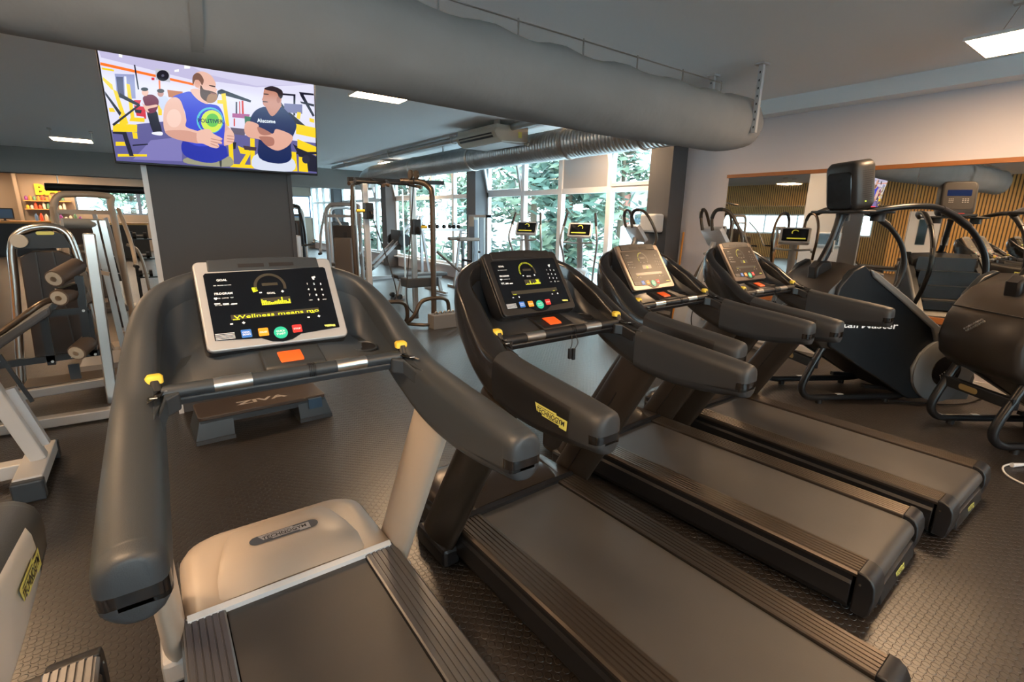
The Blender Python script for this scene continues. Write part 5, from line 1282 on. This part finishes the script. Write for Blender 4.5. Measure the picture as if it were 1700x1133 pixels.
def spin_bike(label, loc, rz):
    t = thing('spin_bike', label, 'exercise bike', loc, rz, 'spin bikes by the pillar')
    MB().bar((-.5, 0, .05), (.5, 0, .05), .06, .06).bar((-.45, -.25, .04), (-.45, .25, .04), .06, .05).bar((.5, -.25, .04), (.5, .25, .04), .06, .05).bar((-.3, 0, .06), (.15, 0, .55), .06, .06).bar((.45, 0, .06), (.2, 0, .85), .06, .06).build('bike_frame', BLKTUBE, t, smooth=None)
    MB().cyl((.32, -.03, .32), (.32, .03, .32), .24, n=24).build('flywheel', GALV, t)
    MB().bar((-.12, 0, .4), (-.28, 0, .92), .04, .04).build('seat_post', STEEL, t, smooth=None)
    MB().prism([(-.42, -.09), (-.42, .09), (-.2, .05), (-.12, .02), (-.12, -.02), (-.2, -.05)], 'z', .92, .98).build('saddle', BLACK, t, bevel=.015, smooth=None)
    MB().bar((.22, 0, .8), (.28, 0, 1.08), .04, .04).build('bar_post', STEEL, t, smooth=None)
    MB().tube(cr([(.52, -.2, 1.16), (.36, -.2, 1.10), (.26, -.08, 1.08), (.26, .08, 1.08), (.36, .2, 1.10), (.52, .2, 1.16)], 5), .017, 8).build('handlebar', BLACK, t)
    for s in (-1, 1): MB().bar((.0, s*.06, .30), (.06+s*.1, s*.09, .22+s*.08), .02, .03).box(.0+s*.1, .12+s*.1, s*.09-.03, s*.09+.07*s, .2+s*.08, .225+s*.08).build('pedal', BLACK, t, smooth=None)
    return t
k1 = spin_bike('black spin bike nearest the right edge of the pillar', (2.05, 8.9, 0), R(70))
k2 = copy_tree(k1); k2.location = (1.95, 10.1, 0); k2.rotation_euler.z = R(80); k2['label'] = 'black spin bike in the second place behind the pillar edge'
lg = thing('leg_press', 'silver leg press with two long leaning rails by the third window column', 'weight machine', (5.2, 12.3, 0))
for y in (-.16, .16): MB().bar((-.75, y, .25), (.75, y, 1.62), .06, .06).build('leaning_rail', SILVER, lg, smooth=None)
MB().bar((.75, 0, 1.62), (.75, 0, .03), .07, .07).bar((-.8, 0, .05), (.9, 0, .05), .08, .08).bar((.9, -.4, .04), (.9, .4, .04), .07, .07).build('base_frame', SILVER, lg, smooth=None)
MB().bar((-.85, -.2, .30), (-.55, .2, .36), .3, .07).build('seat_pad', UPH, lg, bevel=.02, smooth=None)
MB().box(.02, .10, -.3, .3, .75, 1.25).build('foot_plate', SLATE, lg, smooth=None)
for y in (-.34, .34): MB().cyl((.1, y-.04, 1.0), (.1, y+.04, 1.0), .16, n=20).build('weight_plate', BLACK, lg)
tl = thing('tool_rack', 'silver stand with a narrow shelf of small weights against the windows', 'rack', (5.35, 10.0, 0))
MB().box(-.55, .55, -.1, .1, 1.30, 1.34).build('shelf', SILVER, tl, smooth=None)
for s in (-1, 1): MB().bar((s*.48, 0, 1.3), (s*.30, 0, .03), .05, .05).bar((s*.30, -.3, .03), (s*.30, .3, .03), .05, .05).build('leg', SILVER, tl, smooth=None)
MB().bar((-.2, -.1, .85), (.35, -.3, .35), .12, .05).build('leaning_pad', UPHT, tl, bevel=.02, smooth=None)
KX = [-.45, -.30, -.12, .05, .20, .30, .42]
kb0 = None
for k, x in enumerate(KX):
    if kb0 is None:
        kb0 = MB().ball((0, 0, .05), .05, 10).build('kettlebell', BLACK)
        MB().tube([Vector((.035*math.cos(R(180*q/10)), 0, .085+.045*math.sin(R(180*q/10)))) for q in range(11)], .009, 6).build('handle', BLACK, kb0)
        o = kb0
    else: o = copy_tree(kb0)
    o.location = (5.35+x, 10.0, 1.34); tag(o, 'small black kettlebell, %s from the left on the window shelf' % OR_[k], 'kettlebell', 'kettlebells on the window shelf')
dp = thing('dip_stand', 'black low stand with padded arms in front of the window column', 'weight machine', (5.5, 9.15, 0))
MB().bar((-.25, 0, .04), (.3, 0, .04), .07, .07).bar((0, -.3, .04), (0, .3, .04), .07, .07).bar((0, -.2, .06), (0, -.2, 1.12), .05, .05).bar((0, .2, .06), (0, .2, 1.12), .05, .05).bar((0, -.2, .7), (0, .2, .7), .05, .05).build('stand_frame', BLKTUBE, dp, smooth=None)
for y in (-.2, .2): MB().box(-.35, .15, y-.06, y+.06, 1.12, 1.19).build('arm_pad', UPHT, dp, bevel=.02, smooth=None)
ft = thing('functional_trainer', 'tall pale frame with two guide rails and a cable against the window column', 'cable machine', (6.05, 9.55, 0))
MB().box(-.05, .05, -.40, -.34, 0, 1.66).box(-.05, .05, .34, .40, 0, 1.66).box(-.05, .05, -.40, .40, 1.60, 1.66).box(-.2, .2, -.40, .40, 0, .06).build('frame', SILVER, ft, smooth=None)
for y in (-.2, .05): MB().cyl((0, y, .06), (0, y, 1.6), .014, n=8).build('guide_rod', STEEL, ft)
MB().box(-.07, .07, .10, .34, .10, 1.55).build('weight_shroud', mat('blue_grey_shroud', (0.22, 0.25, 0.29), 0.5), ft, smooth=None)
MB().box(-.075, .03, .12, .32, 1.40, 1.62).build('yellow_label', OFFW, ft, smooth=None)
MB().tube([(-.06, -.1, 1.6), (-.06, -.1, .9)], .008, 6).ball((-.06, -.1, .85), .035, 8).build('cable', BLACK, ft)
# things the mirror shows on the other side of the room
rb = thing('roll_up_banner', 'dark blue roll-up banner with an orange panel, seen in the mirror beside the pillar', 'banner', (-2.0, 5.75, 0))
MB().box(-.04, .04, -.42, .42, 0, .08).build('base_cassette', SILVER, rb, smooth=None)
MB().box(-.006, .0, -.40, .40, .08, 2.0).build('banner_sheet', mat('banner_navy', (0.02, 0.04, 0.10), 0.6), rb, smooth=None)
MB().box(.0, .002, -.30, .30, .45, 1.05).build('orange_panel', ORKEY, rb, smooth=None)
MB().box(.0, .002, -.30, .22, 1.55, 1.68).box(.0, .002, -.30, .05, 1.35, 1.45).build('pale_stripe', WHITE, rb, smooth=None)
sm_ = thing('side_screen', 'small dark screen in a silver frame on the mirror-facing side of the pillar', 'screen', (1.042, 4.86, 1.12))
MB().box(0, .04, -.26, .26, 0, .30).build('screen_frame', SILVER, sm_, bevel=.01, smooth=None)
MB().box(.040, .042, -.225, .225, .035, .265).build('screen', DISPLAY, sm_, smooth=None)
press_machine('lat_machine', 'tan framed machine by the slatted wall, seen only in the mirror', (-4.6, 7.2, 0), R(90), TANP, UPHT)
